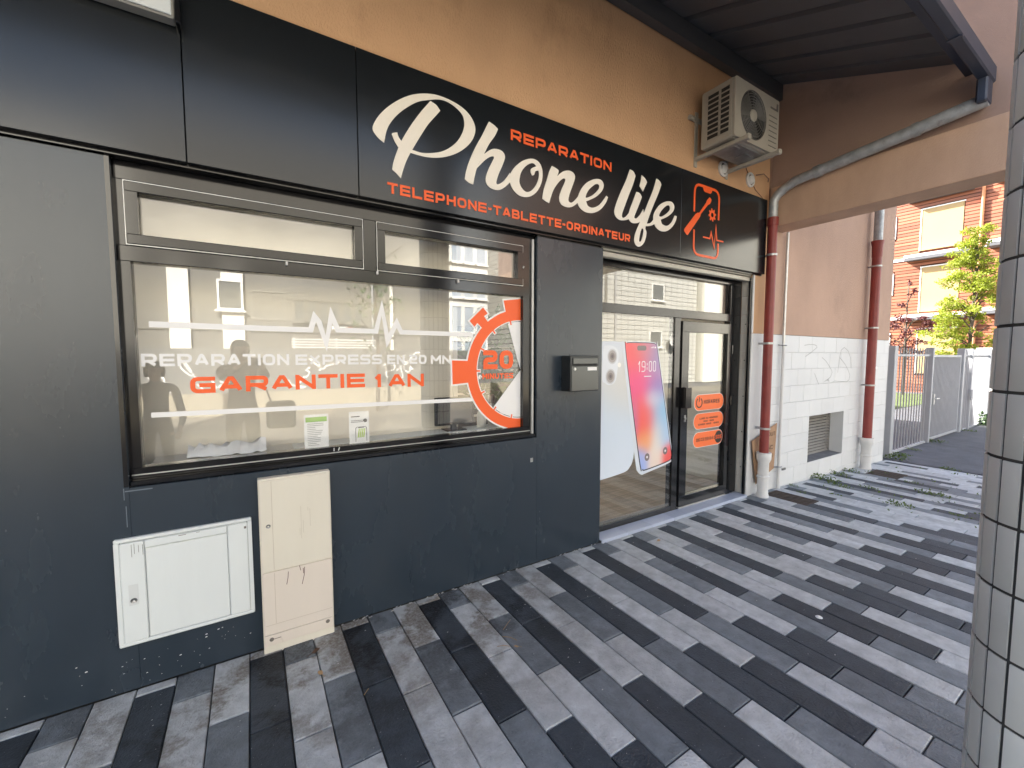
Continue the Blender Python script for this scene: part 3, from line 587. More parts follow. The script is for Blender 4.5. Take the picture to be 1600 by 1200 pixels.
b = MB().poly([[tuple(p) for p in cr(pk([(2.926, 1.683), (2.945, 1.716), (2.986, 1.723), (3.284, 1.723), (3.336, 1.705), (3.361, 1.660), (3.602, .648), (3.604, .600), (3.571, .556), (3.24, .514), (3.19, .524), (3.156, .566), (3.03, 1.15)]), 4)]], YP - .0020, .0003); b.build('phone_screen_picture', screen, entr)
b = MB(); taupe = M('print taupe', (.20, .16, .16), .3); c = pk([(3.142, 1.681)])[0]; b.poly([rrect(c[0] - .062, c[0] + .062, c[1] - .026, c[1] + .02, .02)], YP - .0023, .0001); b.build('notch_picture', taupe, entr)
for c in pk([(3.246, .63), (3.514, .66)]): MB().poly([circ(c[0], c[1], .034, 20, .038)], YP - .0023, .0001).build('button_picture', taupe, entr)
b = MB()
for c in pk([(3.246, .63), (3.514, .66)]): b.poly([circ(c[0], c[1], .012, 12)], YP - .0026, .0001)
c = pk([(3.21, 1.505)])[0]
b.build('button_glyph_picture', M('print light', (.85, .80, .82), .3), entr)
b = MB()
for s, x0, x1 in (('19', -.115, -.015), (':', 0, .02), ('00', .035, .135)): text(b, s, c[0] + x0, c[0] + x1, c[1] - .05, c[1] + .052, YP - .0024, .075, .16, .42, .0001)
b.build('clock_text', bpy.data.materials['print light'], entr)
b = MB(); b.box(c[0] - .03, c[0] + .07, YP - .0026, YP - .0025, c[1] - .098, c[1] - .090); b.build('date_line', bpy.data.materials['print light'], entr); b = MB()
c = pk([(3.30, 1.685)])[0]
for k, hh in enumerate((.008, .012, .016)): b.box(c[0] - .03 + k * .014, c[0] - .022 + k * .014, YP - .0026, YP - .0025, c[1] - .006, c[1] - .006 + hh)
b.box(c[0] + .02, c[0] + .04, YP - .0026, YP - .0025, c[1] - .006, c[1] + .008)
b.build('status_marks', bpy.data.materials['print light'], entr)
YS = .1265; KS = (YS + 2.5864) / (.17 + 2.5864)
def sk_(p): return (p[0] * KS, 1.6 + (p[1] - 1.6) * KS)
st_list = ((1.184, 1.016), (.980, .812), (.774, .612))
for i, (zt, zb) in enumerate(st_list):
    (x0, z1), (x1, z0) = sk_((4.012, zt)), sk_((4.545, zb)); h = z1 - z0
    o = MB().poly([rrect(x0 - .004, x1 + .004, z0 - .004, z1 + .004, h * .5)], YS + .0006, .0003); o = o.build('sticker_border', vinylw, entr)
    MB().poly([rrect(x0, x1, z0, z1, h * .485)], YS, .0004).build('sticker', M('orange sticker', (.86, .16, .035), .4) if i == 0 else bpy.data.materials['orange sticker'], entr)
    b = MB(); zc = (z0 + z1) / 2
    if i == 0:
        pts = [Vector((x0 + .085 + .050 * cos(radians(a)), zc + .05 * sin(radians(a)))) for a in range(120, 421, 20)]; ribbon(b, pts, .013, YS - .0008); ribbon(b, [Vector((x0 + .085, zc + .01)), Vector((x0 + .085, zc + .062))], .012, YS - .0006)
        text(b, 'HORAIRES', x0 + .165, x1 - .075, zc - .016, zc + .026, YS - .0004, .22, .2, .28, .0003)
    elif i == 1:
        for s, dz, xa, xb in (('LUNDI AU VENDREDI', .028, .10, .10), ('9H30 - 19H00', -.004, .17, .17), ('SAMEDI 10H00 - 18H00', -.036, .08, .08)): text(b, s, x0 + xa, x1 - xb, zc + dz - .009, zc + dz + .009, YS - .0004, .24, .26, .28, .0003)
    else:
        for s, xa in (('06', .05), ('03', .128), ('99', .206), ('84', .284), ('05', .362)): text(b, s, x0 + xa, x0 + xa + .062, zc - .018, zc + .018, YS - .0004, .2, .2, .3, .0003)
        b.poly([circ(x1 - h * .46, zc, h * .43, 28)], YS - .0004, .0003)
    b.build('sticker_print', vinylb, entr)
    if i == 2:
        b = MB(); text(b, 'SOS', x1 - h * .80, x1 - h * .12, zc - .02, zc + .022, YS - .001, .22, .2, .3, .0003); b.build('sticker_lettering', vinylo, entr)
# ------------------------------------------------------------------ shop sign on the fascia
YF = -.05
sign = thing('shop_sign', 'long charcoal fascia sign with cream script lettering over the shop front', 'sign', (1.9, 0, 2.51))
for x0, x1 in ((-6.5, -3.2), (-3.2, -.222), (-.222, .556), (.556, 3.415), (3.415, 4.896)):
    MB().box(x0 + .0015, x1 - .0015, YF, -.002, 2.512, 3.318, .002).build('fascia_panel', navyf, sign)
MB().box(-6.5, 4.89, -.02, .03, 2.497, 2.511).build('fascia_backing', black, sign)
b = MB()
for i, loops in enumerate(LETTERS): b.poly([[tuple(p) for p in cr(L, 5)] for L in loops], YF - .0035 - .0004 * (i % 3), .0034)
b.build('script_lettering', vinylc, sign)
b = MB(); text(b, 'TELEPHONE-TABLETTE-ORDINATEUR', .717, 2.750, 2.560, 2.622, YF - .003, .23, .2, .3, .0025); b.build('orange_lettering', vinylo, sign)['label'] = 'orange line of words below the script'
b = MB(); text(b, 'REPARATION', 1.569, 2.522, 3.084, 3.156, YF - .003, .23, .22, .3, .0025); b.build('orange_lettering', vinylo, sign)['label'] = 'orange word above the script'
b = MB(); y = YF - .003; th = .0025
LG = lambda P: [Vector(p) for p in P]
ribbon(b, arc_round([(3.604, 2.965), (3.604, 3.225, 1), (3.995, 3.225, 1), (3.995, 2.95)], .085, False), .024, y, False, th)
ribbon(b, arc_round([(3.610, 2.80), (3.610, 2.572, 1), (4.0, 2.572, 1), (4.0, 2.722)], .085, False), .022, y, False, th)
b.poly([[(3.72, 3.222), (3.745, 3.185), (3.76, 3.176), (3.85, 3.176), (3.868, 3.19), (3.88, 3.222)]], y - .0004, th)
b.poly([[(3.838, 3.142), (3.866, 3.128), (3.868, 3.112), (3.846, 3.079), (3.812, 3.062), (3.706, 2.960), (3.694, 2.93), (3.516, 2.735), (3.500, 2.735), (3.462, 2.765), (3.464, 2.782), (3.628, 2.948), (3.66, 2.966), (3.680, 2.964), (3.783, 3.078), (3.797, 3.104)]], y, th)
G = []
for k in range(32):
    a = 2 * pi * (k + .5) / 32; r = .062 if k % 4 in (0, 1) else .044; G.append((3.889 + r * cos(a), 2.982 + r * 1.02 * sin(a)))
b.poly([G, circ(3.889, 2.982, .022, 16)], y, th)
ribbon(b, LG([(3.752, 2.752), (3.862, 2.752), (3.879, 2.812), (3.936, 2.674), (3.956, 2.885), (3.976, 2.752), (4.088, 2.752)]), .014, y, False, th)
b.build('repair_logo', vinylo, sign)
# wall lamp at the top of the fascia
lamp = thing('wall_lamp', 'grey box lamp projecting from the top left of the fascia', 'lamp', (-.64, -.05, 3.09))
MB().box(-1.05, -.235, -.115, -.052, 3.105, 3.33, .006).build('housing', M('lamp housing', (.36, .35, .32), .5, .2), lamp)
MB().box(-1.04, -.245, -.124, -.1155, 3.112, 3.32, .003).build('lens', M('frosted lens', (.62, .66, .68), .3), lamp)
MB().box(-.234, -.214, -.12, -.05, 3.09, 3.34, .003).build('end_cap', black, lamp)

# ------------------------------------------------------------------ canopy over the pavement
XW = 5.05
can = thing('canopy', 'dark sheet metal canopy sloping from the wall down to its gutter', 'canopy', (0, -.9, 3.7))
ZW, SLP = 4.60, .405
zc_ = lambda y: ZW + y * SLP
b = MB(); x = -4.16
prof = []
while x < XW - .01:
    prof += [(x, 0), (min(x + .285, XW), 0), (min(x + .30, XW), .045), (min(x + .345, XW), .045), (min(x + .36, XW), 0)]; x += .36
vs = []
for (X, dz) in prof:
    vs += [(X, -.003, zc_(0) + dz), (X, -1.62, zc_(-1.62) + dz)]
F = [(2 * i, 2 * i + 1, 2 * i + 3, 2 * i + 2) for i in range(len(prof) - 1) if prof[i + 1][0] > prof[i][0] + 1e-6 or prof[i + 1][1] != prof[i][1]]
b.add(vs, F).build('deck_sheet', deckm, can)
b = MB().box(-4.16, XW - .004, -.09, -.012, 4.40, 4.56); b.build('purlin', M('dark steel', (.07, .073, .08), .5), can)
b = MB().box(-4.16, XW - .006, -1.675, -1.600, 3.745, 3.87, .010).box(-4.16, XW - .006, -1.5985, -1.50, 3.88, 3.90); b.build('gutter', gutm, can)
b = MB()
for i in range(5): MB().box(-3.9 + i * 2.0, -3.87 + i * 2.0, -1.678, -1.60, 3.735, 3.744).build('gutter_bracket', gutm, can)
# upper storey carried beyond the canopy is closed by a gable wall on a beam
arc = thing('gable_wall', 'pink rendered cross wall carried on a worn beam above the passage', 'wall', (XW + .15, -2, 3.03))
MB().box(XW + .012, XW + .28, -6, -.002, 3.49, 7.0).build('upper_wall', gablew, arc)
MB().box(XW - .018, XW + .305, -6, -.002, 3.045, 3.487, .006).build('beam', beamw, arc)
arc2 = thing('gable_wall', 'added unseen cross wall shading the far left end of the canopy', 'wall', (-4.3, -2, 2.9))  # out of view, added to cut the light under the canopy
MB().box(-4.45, -4.2, -6, -.055, 3.35, 7.0).build('upper_wall', pinkw, arc2); MB().box(-4.48, -4.17, -6, -.055, 2.85, 3.347, .006).build('beam', beamw, arc2); MB().box(-4.45, -4.2, -.9, -.055, -.02, 2.848).build('pier', pinkw, arc2)
# ------------------------------------------------------------------ side building beyond the shop
side = thing('side_building', 'pink rendered building with white painted tile base beside the passage', 'building', (7, 0, 0))
XE = 8.87
b = MB().box(5.062, XE, .0, .25, 1.862, 11.5); b.build('plaster_wall', pinkw, side)
MB().box(XE - .25, XE, .25, 16, -.3, 11.5).box(5.31, XE - .25, 15.8, 16, -.3, 11.5).box(5.302, XE, .252, 16, 11.5, 11.7).build('rear_walls', pinkw, side)
b = MB().box(5.062, 6.21, .012, .25, -.3, 1.86).box(7.29, XE - .002, .012, .25, -.3, 1.86).box(6.21, 7.29, .012, .25, .817, 1.86).box(6.21, 7.29, .012, .25, -.3, .193); b.build('tile_backing', joint, side)
tm = {}
TW, TH = .353, .208
for r in range(11):
    z1 = 1.857 - TH * r; z0 = z1 - TH; x = 6.22 - TW * 5 + (TW / 2 if r % 2 else 0)
    while x < XE:
        ints = [(max(x, 5.064), min(x + TW, XE))]
        if 5 <= r <= 7:
            new = []
            for a, c in ints:
                if a < 6.22: new.append((a, min(c, 6.22)))
                if c > 7.28: new.append((max(a, 7.28), c))
            ints = new
        for a, c in ints:
            if c - a > .02:
                key = round(c - a, 3)
                if key not in tm: tm[key] = MB().box(.0012, key - .0012, 0, .03, .0012, TH - .0012, .0022).mesh('tile', whitet)
                inst('tile', tm[key], (a, r2.uniform(0, .0015), z0), side)
        x += TW
MB().box(5.064, XE, -.014, .006, -.35, 1.857 - TH * 10 + .07, .004).build('plinth', whitet, side)
MB().box(XE - .004, XE + .004, -.003, .012, -.3, 1.86).build('corner_bead', whitet, side)
niche = MB().box(6.215, 6.222, .0, .20, .19, .82).box(7.278, 7.285, .0, .20, .19, .82).box(6.222, 7.278, .0, .20, .812, .82).build('niche_lining', whitet, side)
MB().quad((6.222, .002, .194), (7.278, .002, .194), (7.278, .199, .21), (6.222, .199, .21)).build('niche_floor', M('dusty concrete', (.16, .16, .165), .9, var=.2, vs=9), side)
MB().box(6.222, 7.278, .215, .24, .19, .82).build('niche_back', M('vent back', (.04, .04, .04), .9), side)
gr = MB().box(6.222, 6.24, .16, .21, .2, .81).box(7.26, 7.278, .16, .21, .2, .81).build('vent_grille', M('beige vent', (.27, .255, .235), .6, var=.1, vs=9), side)
sme = MB().add([(6.24, .165, -.013), (7.26, .165, -.013), (7.26, .165, -.008), (6.24, .165, -.008), (6.24, .190, .008), (7.26, .190, .008), (7.26, .190, .011), (6.24, .190, .011)], [(0, 1, 2, 3), (3, 2, 6, 7), (7, 6, 5, 4), (4, 5, 1, 0)]).mesh('slat', bpy.data.materials['beige vent'])
for k in range(14):
    o = bpy.data.objects.new('slat', sme); COL.objects.link(o); o.parent = gr; o.location = (-WL[side.name].x + WL[side.name].x - 7, 0, .225 + .043 * k)
b = MB()
for P in ([(6.003, 1.741), (6.12, 1.752), (6.26, 1.753), (6.33, 1.742), (6.35, 1.718), (6.19, 1.651), (6.04, 1.597)], [(6.314, 1.375), (6.38, 1.30), (6.449, 1.226)], [(6.509, 1.585), (6.62, 1.54), (6.70, 1.49), (6.80, 1.42), (6.835, 1.38), (6.79, 1.318), (6.69, 1.275), (6.594, 1.255), (6.716, 1.291), (6.77, 1.25), (6.812, 1.236), (6.928, 1.256)],
          [(7.008, 1.372), (7.035, 1.5), (7.05, 1.60), (7.09, 1.69), (7.185, 1.727), (7.317, 1.68), (7.417, 1.571), (7.449, 1.424)], [(7.051, 1.584), (7.16, 1.53), (7.257, 1.475), (7.35, 1.40), (7.418, 1.327), (7.398, 1.26), (7.315, 1.232), (6.928, 1.256)]):
    ribbon(b, LG(P), .009, -.0008, False, .0006)
b.build('graffiti_scrawl', M('pale marker', (.40, .40, .39), .9), side)

# ------------------------------------------------------------------ rain pipes
def clamp(mb, x, y, z, r, w=.011): mb.lathe([(r + .001, -w), (r + .007, -w), (r + .007, w), (r + .001, w)], (x, y, z), 'z', 20).box(x - .008, x + .008, y + r, .0, z - .012, z + .012)
def boot(mb, x, y, z0, z1, r):
    mb.lathe([(r + .02, z0), (r + .016, z0 + .02), (r + .008, z0 + .05), (r + .008, z0 + (z1 - z0) * .42), (r + .016, z0 + (z1 - z0) * .43), (r + .016, z0 + (z1 - z0) * .47), (r + .008, z0 + (z1 - z0) * .48), (r + .008, z1 - .12), (r + .028, z1 - .075), (r + .03, z1 - .01), (r + .026, z1), (r + .002, z1)], (x, y, 0), 'z', 22)
dp = thing('downpipe', 'red downpipe at the shop corner fed by a slanting zinc pipe from the gutter', 'drainpipe', (4.925, -.10, 0))
xp, yp = 4.925, -.10
MB().tube([(xp, yp, .50), (xp, yp, 3.12)], .048, 20).build('red_pipe', redp, dp)
MB().lathe([(.048, 3.03), (.056, 3.035), (.056, 3.115), (.05, 3.12)], (xp, yp, 0), 'z', 20).build('socket', redp, dp)
for zz in (2.715, 1.745, .785): b = MB(); clamp(b, xp, yp, zz, .048); b.build('clamp', steel, dp)
b = MB(); boot(b, xp, yp, gz(5), .51, .048); b.build('cast_base', whitep, dp)
pts = [(xp, yp, 3.10), (xp, yp, 3.29), (xp + .012, yp - .03, 3.355), (xp + .018, yp - .09, 3.40), (xp + .02, -.30, 3.445), (xp + .025, -.56, 3.478)]
MB().tube(pts, .046, 20).build('zinc_elbow', zinc, dp)
MB().tube([(xp + .025, -.50, 3.472), (xp + .03, -1.0, 3.527), (xp + .03, -1.655, 3.603)], .052, 20).build('zinc_pipe', zinc, dp)
b = MB(); MB().tube([(xp + .025, -.475, 3.469), (xp + .025, -.53, 3.475)], .058, 20).build('pipe_collar', zinc, dp); MB().tube([(xp + .03, -1.22, 3.5525), (xp + .03, -1.26, 3.557)], .058, 20).build('pipe_collar', zinc, dp)
MB().box(xp - .06, XW - .03, -1.665, -1.60, 3.57, 3.755, .012).build('hopper', gutm, dp)
dp2 = thing('downpipe', 'red and grey downpipe near the far corner of the white tiled wall', 'drainpipe', (7.95, -.09, gz(7.95)))
xp2, yp2 = 7.86, -.10
MB().tube([(xp2, yp2, .36), (xp2, yp2, 3.27)], .058, 20).build('red_pipe', redp, dp2)
MB().lathe([(.058, 3.05), (.062, 3.06), (.067, 3.22), (.078, 3.27), (.078, 3.285), (.056, 3.285)], (xp2, yp2, 0), 'z', 20).build('socket', redp, dp2)
MB().tube([(xp2, yp2, 3.2), (xp2, yp2, 6.5)], .055, 20).build('zinc_pipe', zinc, dp2)
for zz in (2.92, 2.02, 1.17): b = MB(); clamp(b, xp2, yp2, zz, .058); b.build('clamp', steel, dp2)
b = MB(); boot(b, xp2, yp2, gz(7.9) - .005, .375, .058); b.build('cast_base', whitep, dp2)
MB().lathe([(0, -.012), (.022, -.010), (.026, 0)], (xp2 + .02, yp2 - .055, 1.43), 'y', 14).build('round_tag', vinylw, dp2)
wp = thing('thin_pipe', 'thin white pipe running up the wall right of the shop corner downpipe', 'pipe', (5.46, -.03, 0))
MB().tube([(5.41, -.035, -.02), (5.41, -.035, 1.72)], .019, 12).build('lower_pipe', whitep, wp)
MB().tube([(5.41, -.030, 1.72), (5.41, -.030, 3.05)], .015, 12).build('upper_pipe', alu, wp)
b = MB()
for z in (.26, 1.73): b.tube([(5.33, -.012, z + .005), (5.41, -.052, z), (5.44, -.052, z)], .007, 6)
b.box(5.425, 5.50, -.075, -.06, .22, .245); b.build('pipe_clip', lockm, wp)
cbs = thing('cardboard_sheet', 'brown cardboard sheet wedged behind the red downpipe', 'cardboard', (4.98, -.02, .28))
MB().add([(4.80, -.028, .64), (5.36, -.020, .80), (5.37, -.016, .78), (5.33, -.018, .25), (5.05, -.025, .17), (4.91, -.030, .12)], [(0, 5, 4, 3, 2, 1)]).add([(4.80, -.024, .64), (5.36, -.016, .80), (5.37, -.012, .78), (5.33, -.014, .25), (5.05, -.021, .17), (4.91, -.026, .12)], [(0, 1, 2, 3, 4, 5)]).build('sheet', cardb, cbs)
b = MB()
for s, x0, x1, z0 in (('TOUT', 5.10, 5.30, .66), ('SAC', 5.06, 5.26, .50), ('ICI', 5.12, 5.27, .40)): text(b, s, x0, x1, z0, z0 + .045, -.0315, .16, .25, .2, .0004)
b.build('marker_writing', M('marker', (.10, .06, .04), .9), cbs)
# ------------------------------------------------------------------ air conditioner
ac = thing('air_conditioner', 'weathered white outdoor air conditioner unit mounted high under the canopy', 'air conditioner', (3.965, -.25, 3.5))
ax0, ax1, ay0, ay1, az0, az1 = 3.605, 4.335, -.41, -.095, 3.505, 4.005
MB().box(ax0, ax1, ay0 + .012, ay1, az0, az1, .012).build('casing', acm, ac)
fc = MB()
fx, fz, fr = 3.905, 3.755, .205
outer = rrect(ax0 + .002, ax1 - .002, az0 + .002, az1 - .002, .02, 4)
fc.poly([outer, circ(fx, fz, fr + .006, 40)], ay0 - .006, .018); fc.build('front_panel', acm, ac)
b = MB()
for r in [fr * k / 9 for k in range(3, 10)]: b.lathe([(r - .004, -.004), (r, -.009), (r + .004, -.004)], (fx, ay0, fz), 'y', 40)
for k in range(12):
    a = 2 * pi * k / 12; b.tube([(fx + .05 * cos(a), ay0 - .002, fz + .05 * sin(a)), (fx + fr * cos(a), ay0 - .002, fz + fr * sin(a))], .0028, 5)
b.build('fan_grille', acgr, ac)
MB().lathe([(0, -.014), (.045, -.012), (.055, -.002)], (fx, ay0, fz), 'y', 24).build('fan_hub', acm, ac)
b = MB()
for k in range(3):
    a0 = 2 * pi * k / 3; vs = []
    for i in range(6):
        for rr in (.05, fr * .93): a = a0 + i * .25; vs.append((fx + rr * cos(a), ay0 + .002 + .0015 * i, fz + rr * sin(a)))
    b.add(vs, [(2 * i, 2 * i + 1, 2 * i + 3, 2 * i + 2) for i in range(5)])
b.build('fan_blade', acgr, ac)
MB().poly([circ(fx, fz, fr + .004, 32)], ay0 + .0112, .0005).build('fan_well', acdark, ac)
b = MB()
for k in range(7): b.box(4.16, 4.30, ay0 - .009, ay0 - .0062, 3.56 + k * .045, 3.566 + k * .045)
b.box(4.18, 4.31, ay0 - .009, ay0 - .0062, 3.90, 3.915).box(4.285, 4.31, ay0 - .0095, ay0 - .0064, 3.915, 3.965); b.build('panel_ribs', acgr, ac)
b = MB()
for (y0, y1) in ((-.365, -.29), (-.265, -.165)):
    for k in range(9): b.box(ax0 - .0015, ax0 + .002, y0, y1, 3.565 + k * .044, 3.595 + k * .044)
b.build('side_louvre', acdark, ac)
b = MB()
for k in range(10): b.box(ax0 - .006, ax0 - .0018, -.372, -.158, 3.553 + k * .044, 3.562 + k * .044)
b.box(ax0 - .006, ax0 - .0018, -.284, -.272, 3.553, 3.97); b.build('side_slat', acm, ac)
b = MB().box(3.68, 4.25, -.36, -.14, 3.492, 3.504).box(3.74, 3.84, -.33, -.17, 3.484, 3.4918).box(3.98, 4.16, -.30, -.2, 3.484, 3.4918); b.build('base_tray', steel, ac)
brk = thing('bracket', 'pair of beige steel arms carrying the air conditioner', 'bracket', (3.9, 0, 3.42))
for xa in (3.665, 4.175):
    b = MB().box(xa - .02, xa + .02, -.50, -.008, 3.452, 3.484, .003).box(xa - .02, xa + .02, -.012, -.001, 3.40, 3.90); b.build('arm', acm, brk)
    MB().box(xa - .024, xa + .024, -.525, -.495, 3.446, 3.492, .006).build('arm_cap', acm, brk)
rod_ = MB().box(3.6, 4.24, -.028, -.012, 3.80, 3.84).tube([(3.59, -.02, 3.82), (3.54, -.02, 3.82)], .022, 12); rod_.build('wall_rail', acm, brk)
def vent(x, z, lab):
    v = thing('vent_cap', lab, 'vent', (x, 0, z - .075))
    MB().lathe([(.076, -.001), (.076, -.018), (.060, -.026), (.054, -.012)], (x, 0, z), 'y', 28).build('rim', whitep, v)
    MB().poly([circ(x, z, .056, 24)], -.006, .003).build('opening', acdark, v)
    MB().lathe([(0, -.03), (.034, -.028), (.044, -.018), (.044, -.010)], (x + .008, 0, z), 'y', 24).build('disc', whitep, v)
vent(4.115, 3.487, 'round white wall vent directly below the air conditioner'); vent(4.612, 3.487, 'round white wall vent beside the slanting zinc pipe elbow')
tag(MB().tube([(4.52, -.006, 3.60), (4.60, -.012, 3.50), (4.72, -.012, 3.40), (4.83, -.03, 3.33)], .0035, 5).tube([(4.72, -.01, 3.56), (4.80, -.05, 3.575), (4.86, -.07, 3.53), (4.87, -.06, 3.5)], .006, 6).build('cable', M('old cable', (.12, .06, .04), .7), None), 'thin loose cable hanging beside the wall vent and pipe elbow', 'cable')
# ------------------------------------------------------------------ letterbox and meter cabinets
mbx = thing('mailbox', 'dark metal letterbox with name plate fixed to the pier', 'mailbox', (2.205, 0, 1.33))
MB().box(2.062, 2.350, -.118, -.001, 1.330, 1.606, .004).build('box', M('letterbox paint', (.022, .026, .03), .25, .3), mbx)
MB().box(2.07, 2.342, -.1235, -.1182, 1.336, 1.525, .002).build('door', M('letterbox door', (.10, .105, .105), .28, .7), mbx)
MB().box(2.082, 2.330, -.128, -.1185, 1.542, 1.588, .003).build('flap', bpy.data.materials['letterbox door'], mbx)
MB().box(2.08, 2.332, -.1195, -.1183, 1.528, 1.5415).build('slot', blackm, mbx)
MB().box(2.225, 2.322, -.1265, -.1237, 1.490, 1.517, .001).build('name_plate', vinylw, mbx)
MB().lathe([(0, -.006), (.011, -.005), (.013, 0)], (2.098, -.1236, 1.503), 'y', 14).build('lock', alu, mbx)
mc = thing('meter_cabinet', 'white low meter cabinet with one wide door set in the navy base', 'cabinet', (-.30, 0, .23))
frame(MB(), -.568, -.026, .232, .752, .018, -.022, .0, .004).build('cabinet_frame', whitem, mc)
dd = MB()
MB().box(-.551, -.043, -.006, -.0008, .249, .735).build('gap_shade', blackm, mc)  # black backing paints the shade inside the door gap
dd.box(-.5465, -.0475, -.012, -.0062, .2535, .7305, .002)
dd.box(-.549, -.460, -.026, -.0121, .252, .731, .004).box(-.132, -.045, -.024, -.0121, .252, .731, .004).box(-.458, -.134, -.018, -.0122, .252, .69, .003).box(-.458, -.134, -.026, -.0124, .694, .731, .004)
cdoor = dd.build('cabinet_door', whitem, mc)
MB().box(-.523, -.488, -.0268, -.0261, .43, .53).build('lock_plate', M('lock plate', (.60, .62, .61), .4), cdoor)
MB().lathe([(.004, -.0005), (.011, -.004), (.013, 0)], (-.506, -.027, .452), 'y', 14).build('lock', lockm, cdoor)
b = MB()
for x, z, s in ((-.505, .722, .06), (-.495, .725, .05), (-.48, .715, .035), (-.465, .715, .05)): b.box(x, x + .0015, -.0268, -.0262, z - s, z)
b.box(-.33, -.30, -.0268, -.0262, .724, .727).box(-.26, -.245, -.0268, -.0262, .725, .727).box(-.06, -.05, -.0248, -.0242, .70, .712); b.build('scratch', scuff, cdoor)
cc = thing('utility_cabinet', 'cream tall utility cabinet with two stacked doors standing on the pavers', 'cabinet', (.185, 0, 0))
MB().box(.008, .360, -.052, -.001, -.012, .955, .004).build('cabinet_body', cream, cc)
ud = MB().box(.013, .355, -.060, -.0522, .452, .946, .002).build('upper_door', cream, cc)
ld = MB().box(.013, .355, -.060, -.0522, .102, .447, .002).build('lower_door', creamd, cc)
MB().box(.013, .355, -.060, -.0522, .04, .0995, .002).build('base_panel', creamd, cc)
MB().box(.068, .070, -.0606, -.0599, .46, .94).build('groove', M('cream groove', (.45, .38, .30), .8), ud)
b = MB().box(.068, .070, -.0606, -.0599, .16, .44).box(.02, .35, -.0606, -.0599, .155, .1565); b.build('groove', bpy.data.materials['cream groove'], ld)
MB().lathe([(.004, -.001), (.009, -.004), (.011, 0)], (.049, -.0601, .70), 'y', 14).build('lock', lockm, ud)
b = MB().lathe([(0, -.004), (.010, -.002), (.011, 0)], (.045, -.0601, .075), 'y', 12).lathe([(0, -.004), (.010, -.002), (.011, 0)], (.325, -.0601, .082), 'y', 12).box(.05, .09, -.0608, -.0602, .073, .0765); b.build('bolt', scuff, cc)
b = MB()
for P in ([(.135, .43), (.132, .395), (.125, .36)], [(.215, .435), (.212, .39), (.200, .34)], [(.208, .43), (.209, .40)], [(.19, .45), (.195, .42)]): ribbon(b, LG(P), .003, -.0608, False, .0004)
b.build('scuff_mark', M('dark red scuff', (.10, .04, .04), .8), ld)
b = MB()
for x, z0, z1 in ((.205, .60, .78), (.215, .63, .70), (.24, .75, .77), (.198, .62, .66), (.25, .66, .76)): b.box(x, x + .0012, -.0604, -.0600, z0, z1)
b.build('faint_streak', M('streak', (.42, .37, .29), .8), ud)
# ------------------------------------------------------------------ grates
def grate(x0, x1, y0, y1, lab):
    z = gz((x0 + x1) / 2); g = thing('drain_grate', lab, 'drain grate', ((x0 + x1) / 2, (y0 + y1) / 2, z - .03))
    frame_ = MB().box(x0, x1, y0, y0 + .012, z - .03, z + .002).box(x0, x1, y1 - .012, y1, z - .03, z + .002).box(x0, x0 + .012, y0 + .012, y1 - .012, z - .03, z + .002).box(x1 - .012, x1, y0 + .012, y1 - .012, z - .03, z + .002); frame_.build('grate_frame', gratem, g)
    b = MB(); n = int((x1 - x0) / .026)
    for i in range(1, n): b.box(x0 + i * (x1 - x0) / n - .006, x0 + i * (x1 - x0) / n + .006, y0 + .012, y1 - .012, z - .02, z + .001)
    for i in range(1, 8): b.box(x0 + .012, x1 - .012, y0 + i * (y1 - y0) / 8 - .005, y0 + i * (y1 - y0) / 8 + .005, z - .02, z)
    b.build('grate_bars', gratem, g)
grate(5.010, 5.312, -.51, -.062, 'rusty drain grate set in the pavers near the red downpipe'); grate(7.466, 7.921, -.57, -.212, 'rusty drain grate at the far edge of the pavers')
# ------------------------------------------------------------------ tiled column
CXc, CYc, CR = 2.0525, -2.4407, .1884
colm = thing('column', 'round column clad in narrow grey glazed tiles with dark joints', 'column', (CXc, CYc, 0))
MB().lathe([(CR - .006, -.02), (CR - .006, 5.2)], (CXc, CYc, 0), 'z', 44).build('core', grout, colm)
NT = 20; da = 2 * pi / NT
def tile_mb(mb, a, z, lab=None):
    g = .005; n = 4; R1, R0 = CR, CR - .005; ea = g / CR
    vs = []
    for i in range(n + 1):
        t = a + ea + (da - 2 * ea) * i / n
        for r, zz in ((R0, z + g), (R1 - .001, z + g), (R1, z + g + .002), (R1, z + .2 - g - .002), (R1 - .001, z + .2 - g), (R0, z + .2 - g)): vs.append((CXc + r * cos(t), CYc + r * sin(t), zz))
    F = []
    for i in range(n):
        for j in range(5): F.append((i * 6 + j, (i + 1) * 6 + j, (i + 1) * 6 + j + 1, i * 6 + j + 1))
    F += [(0, 1, 2, 3, 4, 5)[::1], tuple(n * 6 + j for j in (5, 4, 3, 2, 1, 0))]
    return mb.add(vs, F, True)
restc = MB(); tme = tile_mb(MB(), 0, 0).mesh('tile', tilec, Vector((CXc, CYc, 0)))
aview = atan2(CAMP.y - CYc, CAMP.x - CXc); tan0 = math.acos(CR / hypot(CAMP.x - CXc, CAMP.y - CYc))
# joint phase measured on the photograph: first joint a little inside the left-hand edge
ph0 = aview - tan0 + .30
for k in range(NT):
    a = ph0 + k * da; am = (a + da / 2 - aview + pi) % (2 * pi) - pi
    for r in range(-1, 26):
        z = r * .2 - .108 + .2
        if abs(am) < 1.75 and r < 18:
            o = bpy.data.objects.new('tile', tme); COL.objects.link(o); o.parent = colm; o.location = (0, 0, z); o.rotation_euler = (0, 0, a)
        else: tile_mb(restc, a, z)
o = restc.build('tile_cladding', tilec, colm); o['kind'] = 'stuff'
